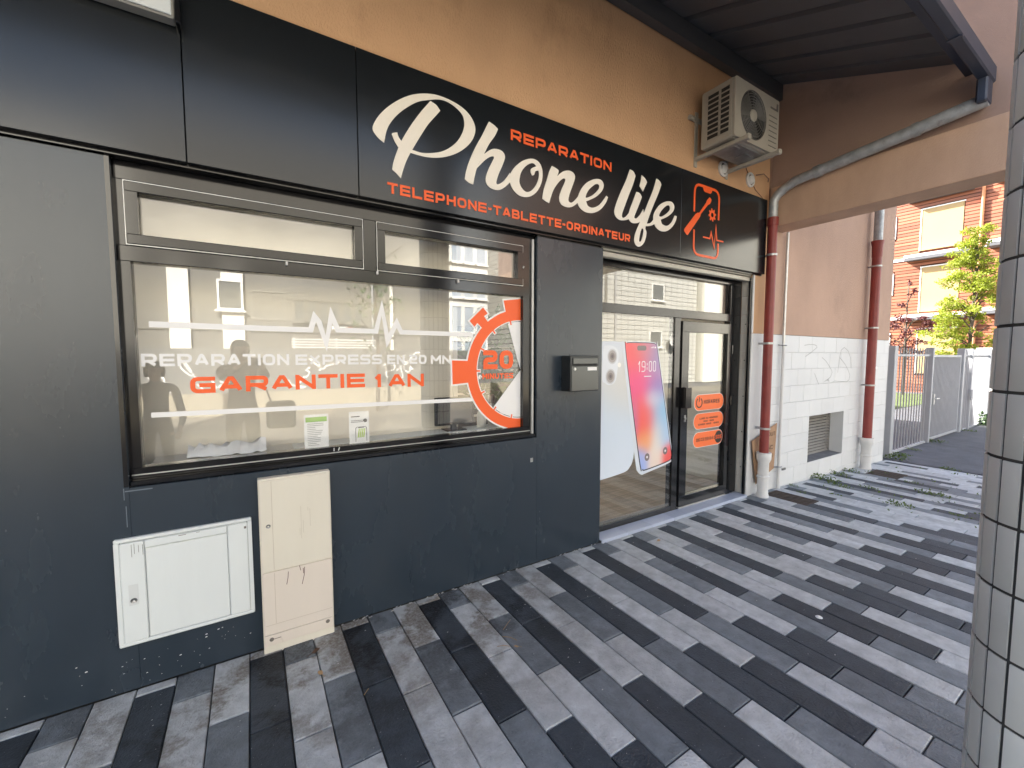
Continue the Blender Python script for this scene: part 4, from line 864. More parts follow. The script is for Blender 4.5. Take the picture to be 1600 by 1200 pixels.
# ------------------------------------------------------------------ fence and gate
FY = .20; fz0, fz1 = gz(11) - .02, 1.78
sqme = MB().box(-.008, .008, -.008, .008, 0, 1).mesh('bar', fencem)
barme = MB().box(-.008, .008, -.022, .022, 0, 1).mesh('bar', fencem)
def bars(par, x0, x1, z0, z1, n, y=FY, me=None):
    for i in range(n):
        o = inst('bar', me or barme, (x0 + (x1 - x0) * (i + .5) / n, y, z0), par); o.scale = (1, 1, z1 - z0)
def post(par, x0, x1, y0=FY - .06, y1=FY + .06, z1=fz1, name='post'): MB().box(x0, x1, y0, y1, fz0 - .1, z1, .006).build(name, fencem, par)
fe = thing('metal_fence', 'grey fixed barred fence panel beside the corner of the white tiled wall', 'fence', (10.6, FY, fz0))
post(fe, 9.28, 9.43, FY - .17, FY + .06); MB().box(8.9, 9.28, FY - .02, FY + .02, 1.60, 1.64).build('rail', fencem, fe)
MB().box(9.43, 11.78, FY - .02, FY + .02, 1.60, 1.64).build('rail', fencem, fe); MB().box(9.43, 11.78, FY - .025, FY + .025, fz0, fz0 + .05).build('rail', fencem, fe)
bars(fe, 9.46, 11.76, fz0 + .05, 1.76, 15, FY, sqme); bars(fe, 8.93, 9.26, fz0, 1.76, 3)
ga = thing('gate', 'grey pedestrian gate of upright bars with a steel handle', 'gate', (12.9, FY, fz0))
post(ga, 11.80, 11.88); post(ga, 14.05, 14.17)
lf = frame(MB(), 11.92, 14.01, fz0 + .04, 1.63, .05, FY - .025, FY + .025, .003).build('gate_frame', fencem, ga)
bars(ga, 11.97, 13.96, fz0 + .09, 1.58, 23)
b = MB().box(12.02, 12.06, FY - .06, FY - .026, .60, .82).tube([(12.04, FY - .05, .72), (12.04, FY - .09, .72), (12.22, FY - .09, .72)], .013, 8); b.build('handle', alu, ga)
f2 = thing('metal_fence', 'grey barred fence section between the pedestrian gate and the white wall', 'fence', (15.4, FY, fz0))
bars(f2, 14.2, 14.78, fz0 + .05, 1.76, 4); post(f2, 14.80, 14.90); bars(f2, 14.95, 16.55, fz0 + .05, 1.76, 10)
MB().box(14.17, 16.6, FY - .02, FY + .02, 1.60, 1.64).build('rail', fencem, f2); MB().box(14.17, 16.6, FY - .025, FY + .025, fz0, fz0 + .05).build('rail', fencem, f2)
post(f2, 16.56, 16.66); MB().box(14.70, 14.86, FY - .1, FY - .065, .55, .8, .006).build('lock_box', fencem, f2)
wwm = M('white fence board', (.74, .73, .70), .7, var=.05, vs=3)
ww = thing('white_fence', 'white vertical board fence standing beyond the grey gate', 'fence', (16.9, -2, fz0))
bm_ = MB().box(-.02, .02, -.06, .06, 0, 2.0, .005).mesh('board', wwm)
for i in range(38): inst('board', bm_, (16.8, .40 - i * .128, fz0 + .02), ww)
MB().box(16.822, 16.86, -4.3, .6, fz0 + .3, fz0 + .38).box(16.822, 16.86, -4.3, .6, 1.4, 1.48).build('rail', wwm, ww)
# ------------------------------------------------------------------ inside the shop
b = MB()
rw_ = frame(MB(), -1.2, 3.2, .6, 2.8, .06, 5.32, 5.38).box(.97, 1.03, 5.322, 5.378, .66, 2.74).build('added_rear_window', alu, shop); MB().box(-1.14, 3.14, 5.348, 5.354, .66, 2.74).build('pane', door_gl, rw_)  # unseen window, added so daylight from behind brightens the shop inside
b = MB()
fl = b.quad((-1.2, .192, .012), (5.05, .192, .012), (5.05, 5.3, .012), (-1.2, 5.3, .012)).build('floor_bed', grout, shop)
fme = {}
for i in range(38):
    for j in range(5):
        x0 = -1.0 + i * .16; y0 = .195 + j * 1.1 + (i % 3) * .3 - .6
        a, c = max(.195, y0), min(5.2, y0 + 1.1)
        if c - a > .05 and x0 > 2.2 and x0 + .16 < 5.05:
            ln = round(c - a, 3)
            if ln not in fme: fme[ln] = MB().box(.0015, .1585, .0015, ln - .0015, 0, .012, .002).mesh('floor_plank', woodf)
            inst('floor_plank', fme[ln], (x0, a, .018), shop)
MB().box(3.2, 5.05, 5.3, 5.4, 0, 2.9).box(-1.3, 3.2, 5.3, 5.4, 0, .6).box(-1.3, 3.2, 5.3, 5.4, 2.8, 2.9).box(-1.3, -1.2, .25, 5.3, 0, 2.9).box(4.98, 5.05, .35, 5.3, 0, 2.9).build('inner_wall', wallin, shop)
MB().box(-1.3, 5.05, .25, 5.4, 2.9, 2.98).build('inner_ceiling', M('white ceiling', (.8, .8, .78), .9), shop)
part_ = thing('partition', 'beige partition panel close behind the shop window', 'partition', (.2, .36, 0))
MB().box(-1.19, 1.30, .34, .37, .02, 2.88).build('board', inbeige, part_)
MB().box(-1.19, 1.30, .325, .34, .02, .10).box(1.295, 1.33, .33, .40, .02, 2.88).build('edge_trim', wallin, part_)
desk = thing('reception_desk', 'white desk top behind the lower right of the shop window', 'desk', (1.3, .5, 0))
MB().box(.2, 2.2, .16, .335, 1.035, 1.06, .004).build('desk_top', whitem, desk); MB().box(.2, 2.2, .30, .33, .02, 1.03).build('front_panel', whitem, desk)
mon = thing('monitor', 'black computer monitor standing behind the glass left of the stopwatch', 'monitor', (1.27, .3, 1.06))
MB().box(1.105, 1.415, .225, .25, 1.10, 1.305, .006).build('screen_casing', black, mon)
MB().box(1.125, 1.395, .2205, .2245, 1.118, 1.288).build('screen', M('dark screen', (.10, .10, .095), .25), mon)
MB().box(1.24, 1.28, .25, .27, 1.06, 1.14).box(1.18, 1.34, .19, .31, 1.06, 1.068, .003).build('stand', black, mon)
bot = thing('spray_bottle', 'clear white pump bottle with dark cap beside the monitor', 'bottle', (1.50, .27, 1.06))
MB().lathe([(0, 1.06), (.035, 1.062), (.036, 1.15), (.028, 1.175), (.012, 1.185)], (1.50, .27, 0), 'z', 18).build('body', M('milky plastic', (.62, .62, .58), .3), bot)
MB().lathe([(.013, 1.183), (.013, 1.21), (.005, 1.212), (.005, 1.235), (0, 1.236)], (1.50, .27, 0), 'z', 12).box(1.465, 1.505, .264, .276, 1.235, 1.246, .002).build('pump', M('dark red cap', (.07, .03, .03), .4), bot)
b2 = thing('bottle', 'dark red capped bottle standing behind the white pump bottle', 'bottle', (1.60, .33, 1.06))
MB().lathe([(0, 1.06), (.03, 1.062), (.03, 1.21), (.014, 1.235), (.014, 1.25)], (1.60, .29, 0), 'z', 16).build('body', M('grey bottle', (.25, .24, .22), .3), b2)
MB().lathe([(.026, 1.235), (.026, 1.29), (.02, 1.30), (0, 1.302)], (1.60, .29, 0), 'z', 14).build('cap', bpy.data.materials['dark red cap'], b2)
bag = thing('plastic_bag', 'crumpled white plastic bag lying behind the bottom left of the window', 'bag', (-.12, .2, 1.03))
b = MB(); rr = random.Random(5); vs = []; nx, ny = 16, 7
for j in range(ny):
    for i in range(nx): vs.append((-.30 + .36 * i / (nx - 1), .14 + .17 * j / (ny - 1), 1.062 + .05 * sin(pi * j / (ny - 1)) * (.6 + rr.random() * .7) + .012 * rr.random()))
b.add(vs, [(j * nx + i, j * nx + i + 1, (j + 1) * nx + i + 1, (j + 1) * nx + i) for j in range(ny - 1) for i in range(nx - 1)], True).build('film', M('bag plastic', (.78, .80, .82), .35), bag)
MB().box(-.45, .2, .13, .335, 1.03, 1.06, .004).build('ledge', wallin, window)
def poster(x0, x1, z0, z1, lab, draw):
    p = thing('poster', lab, 'poster', ((x0 + x1) / 2, .096, z0))
    MB().box(x0, x1, .0945, .0955, z0, z1).build('sheet', M('paper', (.80, .81, .80), .7) if 'paper' not in bpy.data.materials else bpy.data.materials['paper'], p); draw(p)
def d1(p):
    MB().box(.258, .372, .0938, .0944, 1.218, 1.246).build('green_header', M('green print', (.22, .48, .05), .6), p)
    b = MB(); r3 = random.Random(2)
    for k in range(13): b.box(.266, .266 + r3.uniform(.04, .09), .0939, .0944, 1.205 - k * .0105, 1.208 - k * .0105)
    b.build('text_lines', M('grey print', (.25, .26, .25), .7), p)
def d2(p):
    b = MB().box(.508, .56, .0939, .0944, 1.228, 1.234).box(.508, .585, .0939, .0944, 1.205, 1.208).box(.508, .58, .0939, .0944, 1.196, 1.199); ribbon(b, arc_round([(.535, 1.075), (.535, 1.165, 1), (.600, 1.165, 1), (.600, 1.075)], .012, False), .003, .0938, False, .0004)
    b.poly([circ(.592, 1.204, .012, 16)], .0938, .0004).box(.55, .585, .0937, .0943, 1.160, 1.166); b.build('print', vinylb, p)
    b = MB()
    for k in range(4): b.add([(.545 + k * .011, .0938, 1.10), (.552 + k * .011, .0938, 1.10), (.560 + k * .011, .0938, 1.155), (.553 + k * .011, .0938, 1.155)], [(0, 1, 2, 3)])
    b.build('green_print', M('lime print', (.45, .62, .12), .6), p)
poster(.250, .380, 1.066, 1.262, 'white leaflet with a green header standing in the shop window', d1)
poster(.497, .615, 1.066, 1.262, 'white leaflet picturing a green screened phone in the window', d2)
pt = thing('potted_plant', 'leafy green plant inside the shop behind the stopwatch graphic', 'plant', (2.1, 1.2, .02))
MB().lathe([(0, .02), (.14, .02), (.18, .34), (.16, .34), (.15, .3), (0, .3)], (2.1, 1.2, 0), 'z', 18).build('pot', M('dark pot', (.06, .05, .05), .5), pt)
leafg = M('leaf green', (.06, .12, .03), .5, var=.3, vs=9, trans=.25)
def leaves(mb, c, R, n, s, rnd, squash=(1, 1, 1), up=0):
    for _ in range(n):
        while True:
            v = Vector((rnd.uniform(-1, 1), rnd.uniform(-1, 1), rnd.uniform(-1, 1)))
            if v.length < 1: break
        p = Vector(c) + Vector((v.x * R * squash[0], v.y * R * squash[1], v.z * R * squash[2]))
        d = Vector((rnd.gauss(0, 1), rnd.gauss(0, 1), rnd.gauss(up, .8))).normalized(); u = d.orthogonal().normalized(); u.rotate(Matrix.Rotation(rnd.uniform(0, 6.3), 3, d)); L = s * rnd.uniform(.6, 1.3)
        w = d.cross(u); mb.add([p, p + u * L * .28 + d * L * .45, p + d * L, p - u * L * .28 + d * L * .45, p + w * L * .1 + d * L * .5], [(0, 1, 4), (1, 2, 4), (2, 3, 4), (3, 0, 4)])
b = MB(); rl = random.Random(8); leaves(b, (2.1, 1.2, 1.5), .35, 140, .16, rl, (1, 1, 1.6), .6); b.build('foliage', leafg, pt)
MB().tube([(2.1, 1.2, .3), (2.12, 1.2, .9), (2.08, 1.2, 1.5)], .015, 6).build('stem', M('stem', (.1, .07, .04), .8), pt)
shl = thing('shelf_unit', 'dark shelf unit against the back wall inside the shop', 'shelf', (4.1, 5.1, .02))
MB().box(3.3, 4.9, 4.9, 5.28, .02, 2.2).build('carcass', M('dark wood', (.06, .055, .05), .5), shl)
b = MB()
for k in range(4): b.box(3.35, 4.85, 4.86, 4.9, .4 + k * .45, .44 + k * .45)
b.build('shelf_board', wallin, shl)

# ------------------------------------------------------------------ opposite side of the street (seen mirrored in the glass)
def win_box(par, x0, x1, z0, z1, y, fm, gm, nm='window', d=.14):
    w_ = frame(MB(), x0, x1, z0, z1, .07, y - .02, y + .03, 0).box(x0 - .08, x1 + .08, y + .001, y + .12, z0 - .07, z0 - .001).build(nm, fm, par)
    MB().box(x0 + .07, x1 - .07, y - .012, y - .006, z0 + .07, z1 - .07).build('pane', gm, w_); return w_
wf = M('white window frame', (.72, .72, .68), .5); wgl = M('dark window pane', (.10, .11, .11), .08, spec=.8)
bA = thing('building', 'long house across the street with shade and sun strips in its colour', 'building', (2, -18, -.2))
greyr = M('shade grey render', (.15, .142, .12), .9, var=.10, vs=.6); paler = M('pale cream render', (.74, .71, .62), .9, var=.05, vs=.8)  # grey carries the shade cast on this house front
YA = -16.0
MB().box(-3.2, 7.4, -26, YA, -.25, 9.5).build('wall', greyr, bA)
MB().box(-3.2, 7.38, YA - .3, YA + .05, 5.05, 9.49).build('upper_wall', M('upper render', (.30, .285, .245), .9, var=.12, vs=.9), bA)
MB().box(-3.4, 7.6, -26.3, YA + .25, 9.5, 9.75).build('roof_edge', wf, bA)
for x0, x1 in ((-2.35, -1.76), (-.82, -.14), (5.3, 5.42)): MB().box(x0, x1, YA + .002, YA + .12, -.24, 5.04).build('pale_strip', paler, bA)  # pale strips stand in for sun falling between the shadows
for x0, x1, z0, z1 in ((-.95, -.15, 3.3, 4.4), ): win_box(bA, x0, x1, z0, z1, YA + (.14 if x0 == -.95 else .03), wf, wgl)
for i in range(6): win_box(bA, 1.5 + i * .45, 1.93 + i * .45, 3.0, 3.9, YA + .03, greyr, wgl)
MB().box(-3.2, 7.4, YA + .001, YA + .05, 2.55, 2.68).build('string_course', greyr, bA)
frame(MB(), .1, 1.25, 3.0, 4.1, .05, YA + .002, YA + .03).build('wall_panel', M('panel trim', (.22, .21, .18), .9), bA)
MB().tube([(4.55, YA + .06, -.2), (4.55, YA + .06, 5)], .05, 8).build('rain_pipe', M('grey wall pipe', (.3, .3, .3), .6), bA)
MB().box(2.9, 3.5, YA + .001, YA + .05, 2.72, 2.9).build('name_board', wf, bA); MB().box(3.52, 3.72, YA + .001, YA + .05, 2.72, 2.9).build('red_panel', redp, bA)
rl_ = thing('railing', 'pale rail on top of the hoarding across the street', 'railing', (2.6, -13.24, 1.85))
for k in range(4): MB().box(1.2, 4.0, -13.26, -13.22, 1.90 + k * .09, 1.935 + k * .09).build('rail', wf, rl_)
for x in (1.25, 2.6, 3.95): MB().box(x, x + .05, -13.285, -13.262, 1.85, 2.24).build('post', wf, rl_)
bD = thing('building', 'pale cream house across the street left of the grey house', 'building', (-10, -18, -.2))
MB().box(-20, -3.25, -26, YA - .2, -.25, 8.6).build('wall', M('light cream render', (.72, .70, .62), .9, var=.04, vs=.6), bD)
MB().box(-20.2, -3.23, -26.2, YA - .02, 8.6, 8.85).build('roof_edge', wf, bD)
for x in (-13, -9.5, -6):
    for z in (3.0, 6.0): win_box(bD, x, x + 1.3, z, z + 1.4, YA - .17, wf, wgl)
bG = thing('building', 'glazed grey block across the street beside the grey house', 'building', (9, -20, -.2))
MB().box(7.65, 11.6, -30, -18.5, -.25, 11).build('wall', M('pale panel', (.60, .60, .56), .6), bG)
for i in range(5):
    for j in range(5): win_box(bG, 7.8 + i * .75, 8.5 + i * .75, 1 + j * 1.9, 2.5 + j * 1.9, -18.47, wf, M('sky pane', (.35, .40, .45), .1) if i + j == 0 else bpy.data.materials['sky pane'])
bB = thing('building', 'white tiled apartment block across the street with rounded windows', 'building', (18, -18, -.2))
wt = bpy.data.materials.new('white grid tile'); wt.use_nodes = True; nt = wt.node_tree
br = nt.nodes.new('ShaderNodeTexBrick'); br.offset = 0; br.inputs['Color1'].default_value = (.50, .50, .46, 1); br.inputs['Color2'].default_value = (.47, .47, .43, 1); br.inputs['Mortar'].default_value = (.09, .09, .085, 1); br.inputs['Scale'].default_value = 1; br.inputs['Mortar Size'].default_value = .02; br.inputs['Brick Width'].default_value = .6; br.inputs['Row Height'].default_value = .3
ge = nt.nodes.new('ShaderNodeNewGeometry'); sp = nt.nodes.new('ShaderNodeSeparateXYZ'); cb = nt.nodes.new('ShaderNodeCombineXYZ'); nt.links.new(ge.outputs['Position'], sp.inputs[0]); nt.links.new(sp.outputs[0], cb.inputs[0]); nt.links.new(sp.outputs[2], cb.inputs[1]); nt.links.new(cb.outputs[0], br.inputs['Vector']); nt.links.new(br.outputs[0], nt.nodes['Principled BSDF'].inputs['Base Color'])
MB().box(13.6, 27.4, -28, YA, -.25, 12).build('wall', wt, bB)
MB().box(13.6, 17.4, YA, YA + 1.0, 4.4, 12).build('bay', wt, bB)
for x in (14.5, 16.2):
    for z in (5.6, 8.7):
        f_ = MB().poly([[(p[0], p[1]) for p in rrect(x - .55, x + .55, z - .9, z + .9, .45)], [(p[0], p[1]) for p in rrect(x - .45, x + .45, z - .8, z + .8, .38)]], 0, .06, fn=lambda u, w, d: (u, YA + 1.06 - d, w)).build('window', paler, bB)
        MB().poly([rrect(x - .45, x + .45, z - .8, z + .8, .38)], 0, .01, fn=lambda u, w, d: (u, YA + 1.02 - d, w)).build('pane', wgl, f_)
for x, z in ((22.6, 5.3), (22.4, 2.2), (22.6, 8.3), (25, 8.3)): win_box(bB, x, x + 1.2, z, z + 1.1, YA + .03, wf, wgl)
MB().box(18.2, 18.5, YA + .002, YA + .06, 4.8, 6.6).build('shutter_box', greyr, bB)
MB().tube([(19.2, YA + .08, -.2), (19.2, YA + .08, 12)], .07, 8).build('rain_pipe', M('grey pipe', (.3, .3, .3), .6), bB)
dish = thing('satellite_dish', 'white satellite dish by a window of the tiled block opposite', 'dish', (24.4, YA, 2.4))
MB().lathe([(0, .26), (.25, .29), (.45, .40), (.46, .38), (.25, .27), (0, .24)], (24.3, YA + .1, 2.7), 'y', 20).build('reflector', wf, dish)
MB().tube([(24.3, YA, 2.6), (24.3, YA + .35, 2.7)], .03, 6).build('mount', greyr, dish)
bC = thing('building', 'cream rendered block across the street farther along', 'building', (33, -18, -.2))
MB().box(27.6, 44, -28, YA + .3, -.25, 13).build('wall', M('ivory render', (.52, .505, .43), .9, var=.04, vs=.6), bC)
MB().box(27.6, 29.4, YA + .302, YA + .5, -.25, 13).build('pale_strip', paler, bC)
for x, z, ww_, hh in ((30.6, 5.4, 3.0, 1.5), (33.2, 8.2, 1.6, 1.2), (38, 5.4, 2.4, 1.5), (38, 8.6, 2.4, 1.5), (34, 2.3, .9, 1.9)): win_box(bC, x, x + ww_, z, z + hh, YA + .33, wf, wgl)
MB().box(33.0, 35.0, YA + .31, YA + .9, 7.9, 8.05).build('balcony_slab', wf, bC)
lw = thing('low_wall', 'sunlit low cream wall with graffiti hoarding across the street', 'wall', (0, -13.2, -.24))
MB().box(-20, 20, -13.3, -13.02, -.24, .46).build('wall', M('low wall render', (.32, .285, .21), .9, var=.1, vs=2), lw)
MB().box(-20, 9.5, -13.28, -13.2, .46, 1.85).build('hoarding', M('grey hoarding', (.16, .16, .15), .8, var=.1, vs=2), lw)
b = MB(); r4 = random.Random(21)
fx_ = lambda u, w, d: (u, -13.196 + .006 - d, w)
for k in range(14):
    x = -2.6 + k * .9 if k < 3 else r4.uniform(-3, 9); P = [Vector((x, r4.uniform(.7, 1.5)))]
    for _ in range(r4.randint(5, 9)): P.append(P[-1] + Vector((r4.uniform(-.25, .4), r4.uniform(-.35, .35)))); P[-1].y = min(max(P[-1].y, .55), 1.75)
    ribbon(b, [Vector(p) for p in cr([tuple(p) for p in P], 3)][:-3], .045, 0, False, .004, fx_)
b.build('graffiti', M('white spray', (.75, .75, .72), .8), lw)
for x, lab in ((3.6, 'bare slim street tree mirrored in the shop window'), (12.6, 'slim street tree across the street near the tiled block')):
    t_ = thing('street_tree', lab, 'tree', (x, -11.6, -.24)); rt = random.Random(int(x * 10))
    b = MB().tube([(x, -11.6, -.24), (x + .05, -11.6, 1.6), (x, -11.6, 3.2), (x + .05, -11.6, 5)], [.07, .06, .045, .02], 7)
    for k in range(9): z = 1.8 + k * .35; a = k * 2.4; b.tube([(x, -11.6, z), (x + .9 * cos(a), -11.6 + .9 * sin(a), z + .7)], [.025, .008], 5)
    b.build('trunk', M('bark', (.10, .08, .06), .9) if 'bark' not in bpy.data.materials else bpy.data.materials['bark'], t_)
    b = MB(); leaves(b, (x, -11.6, 3.6), 1.0, 260, .16, rt, (1, 1, 2.0)); b.build('crown', leafg, t_)

# ------------------------------------------------------------------ wood-clad apartment house beyond the courtyard
XB = 28.4
wb = thing('wood_building', 'apartment house clad in red brown boards with white ledges and cream shutters', 'building', (XB + 4, 3, -.25))
backm = M('dark batten wall', (.10, .035, .018), .9)
MB().box(XB + .05, XB + 10, -3, 16, -.3, 14).build('wall', backm, wb)
woodm = M('red cedar board', (.30, .105, .055), .55, var=.28, vs=1.2, stretch=(1, .5, 9), island=.30, rvar=.12)
SH = [(4.70, 3.26, 6.82, 8.80), (4.60, 3.26, 3.80, 5.98), (4.60, 3.26, .75, 2.95), (4.70, 3.26, 9.85, 11.8)]
WN = [(6.05, 5.66, 7.60, 8.70), (6.02, 5.65, 4.75, 5.85), (6.02, 5.65, 1.7, 2.8), (6.05, 5.66, 10.5, 11.6)]
b = MB(); rb = random.Random(4); z = -.25
while z < 13.8:
    iv = [(-3, 16)]
    for (ya, yb, z0, z1) in SH + WN:
        if z + .13 > z0 - .02 and z < z1 + .02:
            nv = []
            for a, c in iv:
                if yb - .03 > a: nv.append((a, min(c, yb - .03)))
                if ya + .03 < c: nv.append((max(a, ya + .03), c))
            iv = [q for q in nv if q[1] - q[0] > .05]
    for a, c in iv:
        y = a
        while y < c - .02:
            e = min(c, y + rb.uniform(1.5, 3.5)); d = rb.uniform(0, .012); b.box(XB - .02 - d, XB + .045, y + .002, e - .002, z + rb.uniform(0, .004), z + .128); y = e
    z += .155
o = b.build('board_cladding', woodm, wb); o['kind'] = 'stuff'
shm = M('cream shutter', (.38, .265, .125), .7, var=.04, vs=.7)
for (ya, yb, z0, z1) in SH:
    s_ = MB().box(XB - .03, XB + .04, yb, ya, z0, z1).build('shutter', shm, wb); MB().box(XB - .05, XB + .02, yb - .05, ya + .05, z1, z1 + .05).box(XB - .05, XB + .02, ya, ya + .04, z0, z1).build('shutter_frame', M('white trim', (.78, .77, .74), .5) if 'white trim' not in bpy.data.materials else bpy.data.materials['white trim'], s_)
for (ya, yb, z0, z1) in WN:
    w_ = MB().box(XB - .06, XB + .04, yb, ya, z0, z0 + .08).box(XB - .06, XB + .04, yb, ya, z1 - .08, z1).box(XB - .06, XB + .04, yb, yb + .06, z0 + .08, z1 - .08).box(XB - .06, XB + .04, ya - .06, ya, z0 + .08, z1 - .08).build('window', bpy.data.materials['white trim'], wb)
    MB().box(XB - .02, XB + .02, yb + .06, ya - .06, z0 + .08, z1 - .08).build('pane', M('pale pane', (.45, .60, .58), .1) if 'pale pane' not in bpy.data.materials else bpy.data.materials['pale pane'], w_)
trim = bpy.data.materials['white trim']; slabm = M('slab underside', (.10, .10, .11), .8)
for zf in (3.50, 6.45, 9.33):
    MB().box(XB - .06, XB + .03, 5.15, 16, zf - .03, zf + .10).box(XB - .06, XB + .03, -3, 3.1, zf + .06, zf + .16).build('ledge', trim, wb)
    s_ = MB().box(XB - .42, XB - .02, 2.95, 5.2, zf + .04, zf + .17).build('balcony_slab', trim, wb); MB().box(XB - .41, XB - .03, 2.96, 5.19, zf - .10, zf + .037).build('slab_soffit', slabm, s_)
    s_ = MB().box(XB - .75, XB - .02, -2.6, 2.35, zf + .12, zf + .26).build('balcony_slab', trim, wb); MB().box(XB - .74, XB - .03, -2.59, 2.34, zf - .02, zf + .117).build('slab_soffit', slabm, s_)
MB().tube([(XB - .10, 2.66, -.2), (XB - .10, 2.66, 13.5)], .06, 8).build('rain_pipe', M('copper pipe', (.55, .25, .12), .5), wb)
MB().box(XB - .2, XB + 10.2, -3.2, 16.2, 14, 14.3).build('roof', slabm, wb)
def tree(name, lab, x, y, zb, h, clumps, lm, nleaf, ls, seed, tr=.07):
    t_ = thing(name, lab, 'tree', (x, y, zb)); rt = random.Random(seed)
    b = MB().tube([(x, y, zb), (x + .04, y + .03, zb + h * .3), (x - .03, y, zb + h * .65), (x, y + .02, zb + h * .95)], [tr, tr * .8, tr * .5, tr * .15], 8)
    L = MB()
    for (dx, dy, dz, R) in clumps:
        c = (x + dx, y + dy, zb + dz); b.tube([(x, y, zb + max(.2, dz - .5)), ((x + c[0]) / 2, (y + c[1]) / 2, zb + dz - .12), c], [tr * .35, tr * .22, tr * .08], 5)
        for _ in range(max(3, int(R * 9))):
            q = (c[0] + rt.gauss(0, R * .45), c[1] + rt.gauss(0, R * .45), c[2] + rt.gauss(0, R * .3)); leaves(L, q, R * .42, int(nleaf * R), ls, rt, (1, 1, .6), -.2)
    b.build('trunk', bpy.data.materials['bark'], t_); L.build('crown', lm, t_)
rt = random.Random(12); CL = []
for k in range(44):
    z = 1.8 + k * .098; wd = .82 * (1 - abs(z - 3.2) / 3.9); CL.append((rt.uniform(-wd, wd) * .8, rt.uniform(-wd, wd), z, rt.uniform(.34, .6)))
tree('green_tree', 'slender yellow green leafy tree in front of the wood clad house', 22, 1.55, -.21, 6.1, CL, M('yellow green leaf', (.27, .32, .03), .5, var=.3, vs=4, trans=.5), 170, .085, 31)
CL = [(rt.uniform(-.7, .7), rt.uniform(-1.1, 1.0), rt.uniform(2.0, 3.6), rt.uniform(.28, .48)) for _ in range(17)] + [(0, .1, 4.2, .3), (.1, -.2, 4.8, .25), (0, 0, 5.2, .15)]
tree('red_tree', 'dark red leaved small tree against the wood clad house', 26.0, 4.4, -.21, 5.2, CL, M('dark red leaf', (.085, .018, .020), .5, var=.3, vs=4, trans=.2), 75, .11, 33)
hedge = thing('shrub', 'low dark green shrub at the foot of the white board fence', 'shrub', (16.2, -.05, -.2))
b = MB(); rh = random.Random(9)
for k in range(9): leaves(b, (16.3 - rh.random() * .5, .15 - k * .12, -.08), .22, 70, .11, rh, (1, 1, .8), .6)
b.build('foliage', M('shrub leaf', (.03, .06, .018), .5, var=.3, vs=9), hedge)
bx = thing('planter_box', 'pale planter box on the lawn behind the barred fence', 'planter', (18.2, 3.6, -.2))
MB().box(17.2, 19.4, 3.4, 4.0, -.2, .55, .02).build('box', M('pale concrete', (.6, .57, .5), .8), bx); MB().box(17.26, 19.34, 3.46, 3.94, .55, .57).build('soil', bed, bx)

# ------------------------------------------------------------------ weeds, leaves and litter
weedm = M('weed leaf', (.10, .15, .03), .6, var=.35, vs=20, trans=.2)
rw = random.Random(6)
W_ = [(6.45, -.06, .16, 'tall pale weed clump at the foot of the tiled wall under the vent'), (6.95, -.05, .12, 'leafy weed clump at the foot of the tiled wall right of the vent'), (7.35, -.06, .11, 'weed tuft at the wall foot left of the far downpipe'), (5.72, -.06, .05, 'tiny weed sprout at the wall foot near the thin white pipe'),
      (6.25, -.36, .10, 'weed tuft in the paver joints in front of the vent'), (6.5, -.58, .08, 'flat weed tuft in the paving two steps from the vent'), (6.86, -1.08, .12, 'bright green weed tuft in the paver joints near the passage middle'), (5.95, -1.0, .10, 'dark weed tuft in the joints before the passage'), (5.5, -.24, .05, 'tiny sprout in the joint beside the rusty grate'),
      (9.3, -.02, .16, 'grass tuft at the foot of the fence post'), (9.75, .02, .12, 'grass tuft under the barred fence'), (10.6, .05, .09, 'low grass tuft under the middle of the barred fence'), (12.0, .06, .12, 'grass tuft under the gate hinge post'), (14.4, .06, .10, 'grass tuft beside the gate latch post'), (9.05, -.75, .09, 'weed tuft at the edge between pavers and asphalt'),
      (2.02, -2.20, .035, 'small green leaf sprig at the foot of the tiled column'), (7.4, -.75, .06, 'small sparse weed near the far drain grate'), (6.1, -1.45, .07, 'low weed tuft in the joints near the column side')]
for (x, y, s, lab) in W_:
    z = gz(x) - .002; t_ = thing('weed', lab, 'weed', (x, y, z), 'weeds growing in the paving joints'); b = MB()
    leaves(b, (x, y, z + s * .2), s * .9, int(30 + 520 * s), s * .26, rw, (.8, 1.7, .28), .7); b.build('foliage', weedm, t_)
b = MB()
for k in range(70):
    x = rw.uniform(5.6, 9.0); st_ = -.672 + PW * round((x + .672) / PW); y = rw.uniform(-2.2, -.1); leaves(b, (st_, y, gz(st_) + .003), .02, 4, .03, rw, (.5, 3, .3), .5)
o = b.build('moss_and_sprouts', weedm); o['kind'] = 'stuff'; tag(o, 'tiny sprouts scattered along the paving joints in the passage', 'weeds')
def leaf(x, y, s, m, rot, lab):
    b = MB(); c, sn = cos(rot), sin(rot)
    P = [(-1, 0, .12), (-.3, .45, .02), (.35, .5, .25), (1, 0, .05), (.3, -.5, .22), (-.35, -.42, .0), (0, 0, .1)]
    b.add([(x + s * (p[0] * c - p[1] * sn), y + s * (p[0] * sn + p[1] * c), gz(x) + .004 + s * p[2]) for p in P], [(0, 1, 6), (1, 2, 6), (2, 3, 6), (3, 4, 6), (4, 5, 6), (5, 0, 6)]).tube([(x - s * c, y - s * sn, gz(x) + .006), (x - 1.9 * s * c, y - 1.9 * s * sn, gz(x) + .004)], s * .04, 4)
    tag(b.build('fallen_leaf', m), lab, 'leaf', 'fallen leaves on the pavers')
lbr = M('brown leaf', (.09, .045, .025), .7); ltan = M('tan leaf', (.42, .27, .13), .7)
leaf(.245, -.175, .028, lbr, .5, 'dark brown curled leaf on the light paver by the cream cabinet'); leaf(.245, -.36, .022, ltan, 1.9, 'tan leaf below the dark brown leaf near the cream cabinet'); leaf(2.955, -.25, .026, ltan, .2, 'tan leaf on the pavers in front of the entrance')
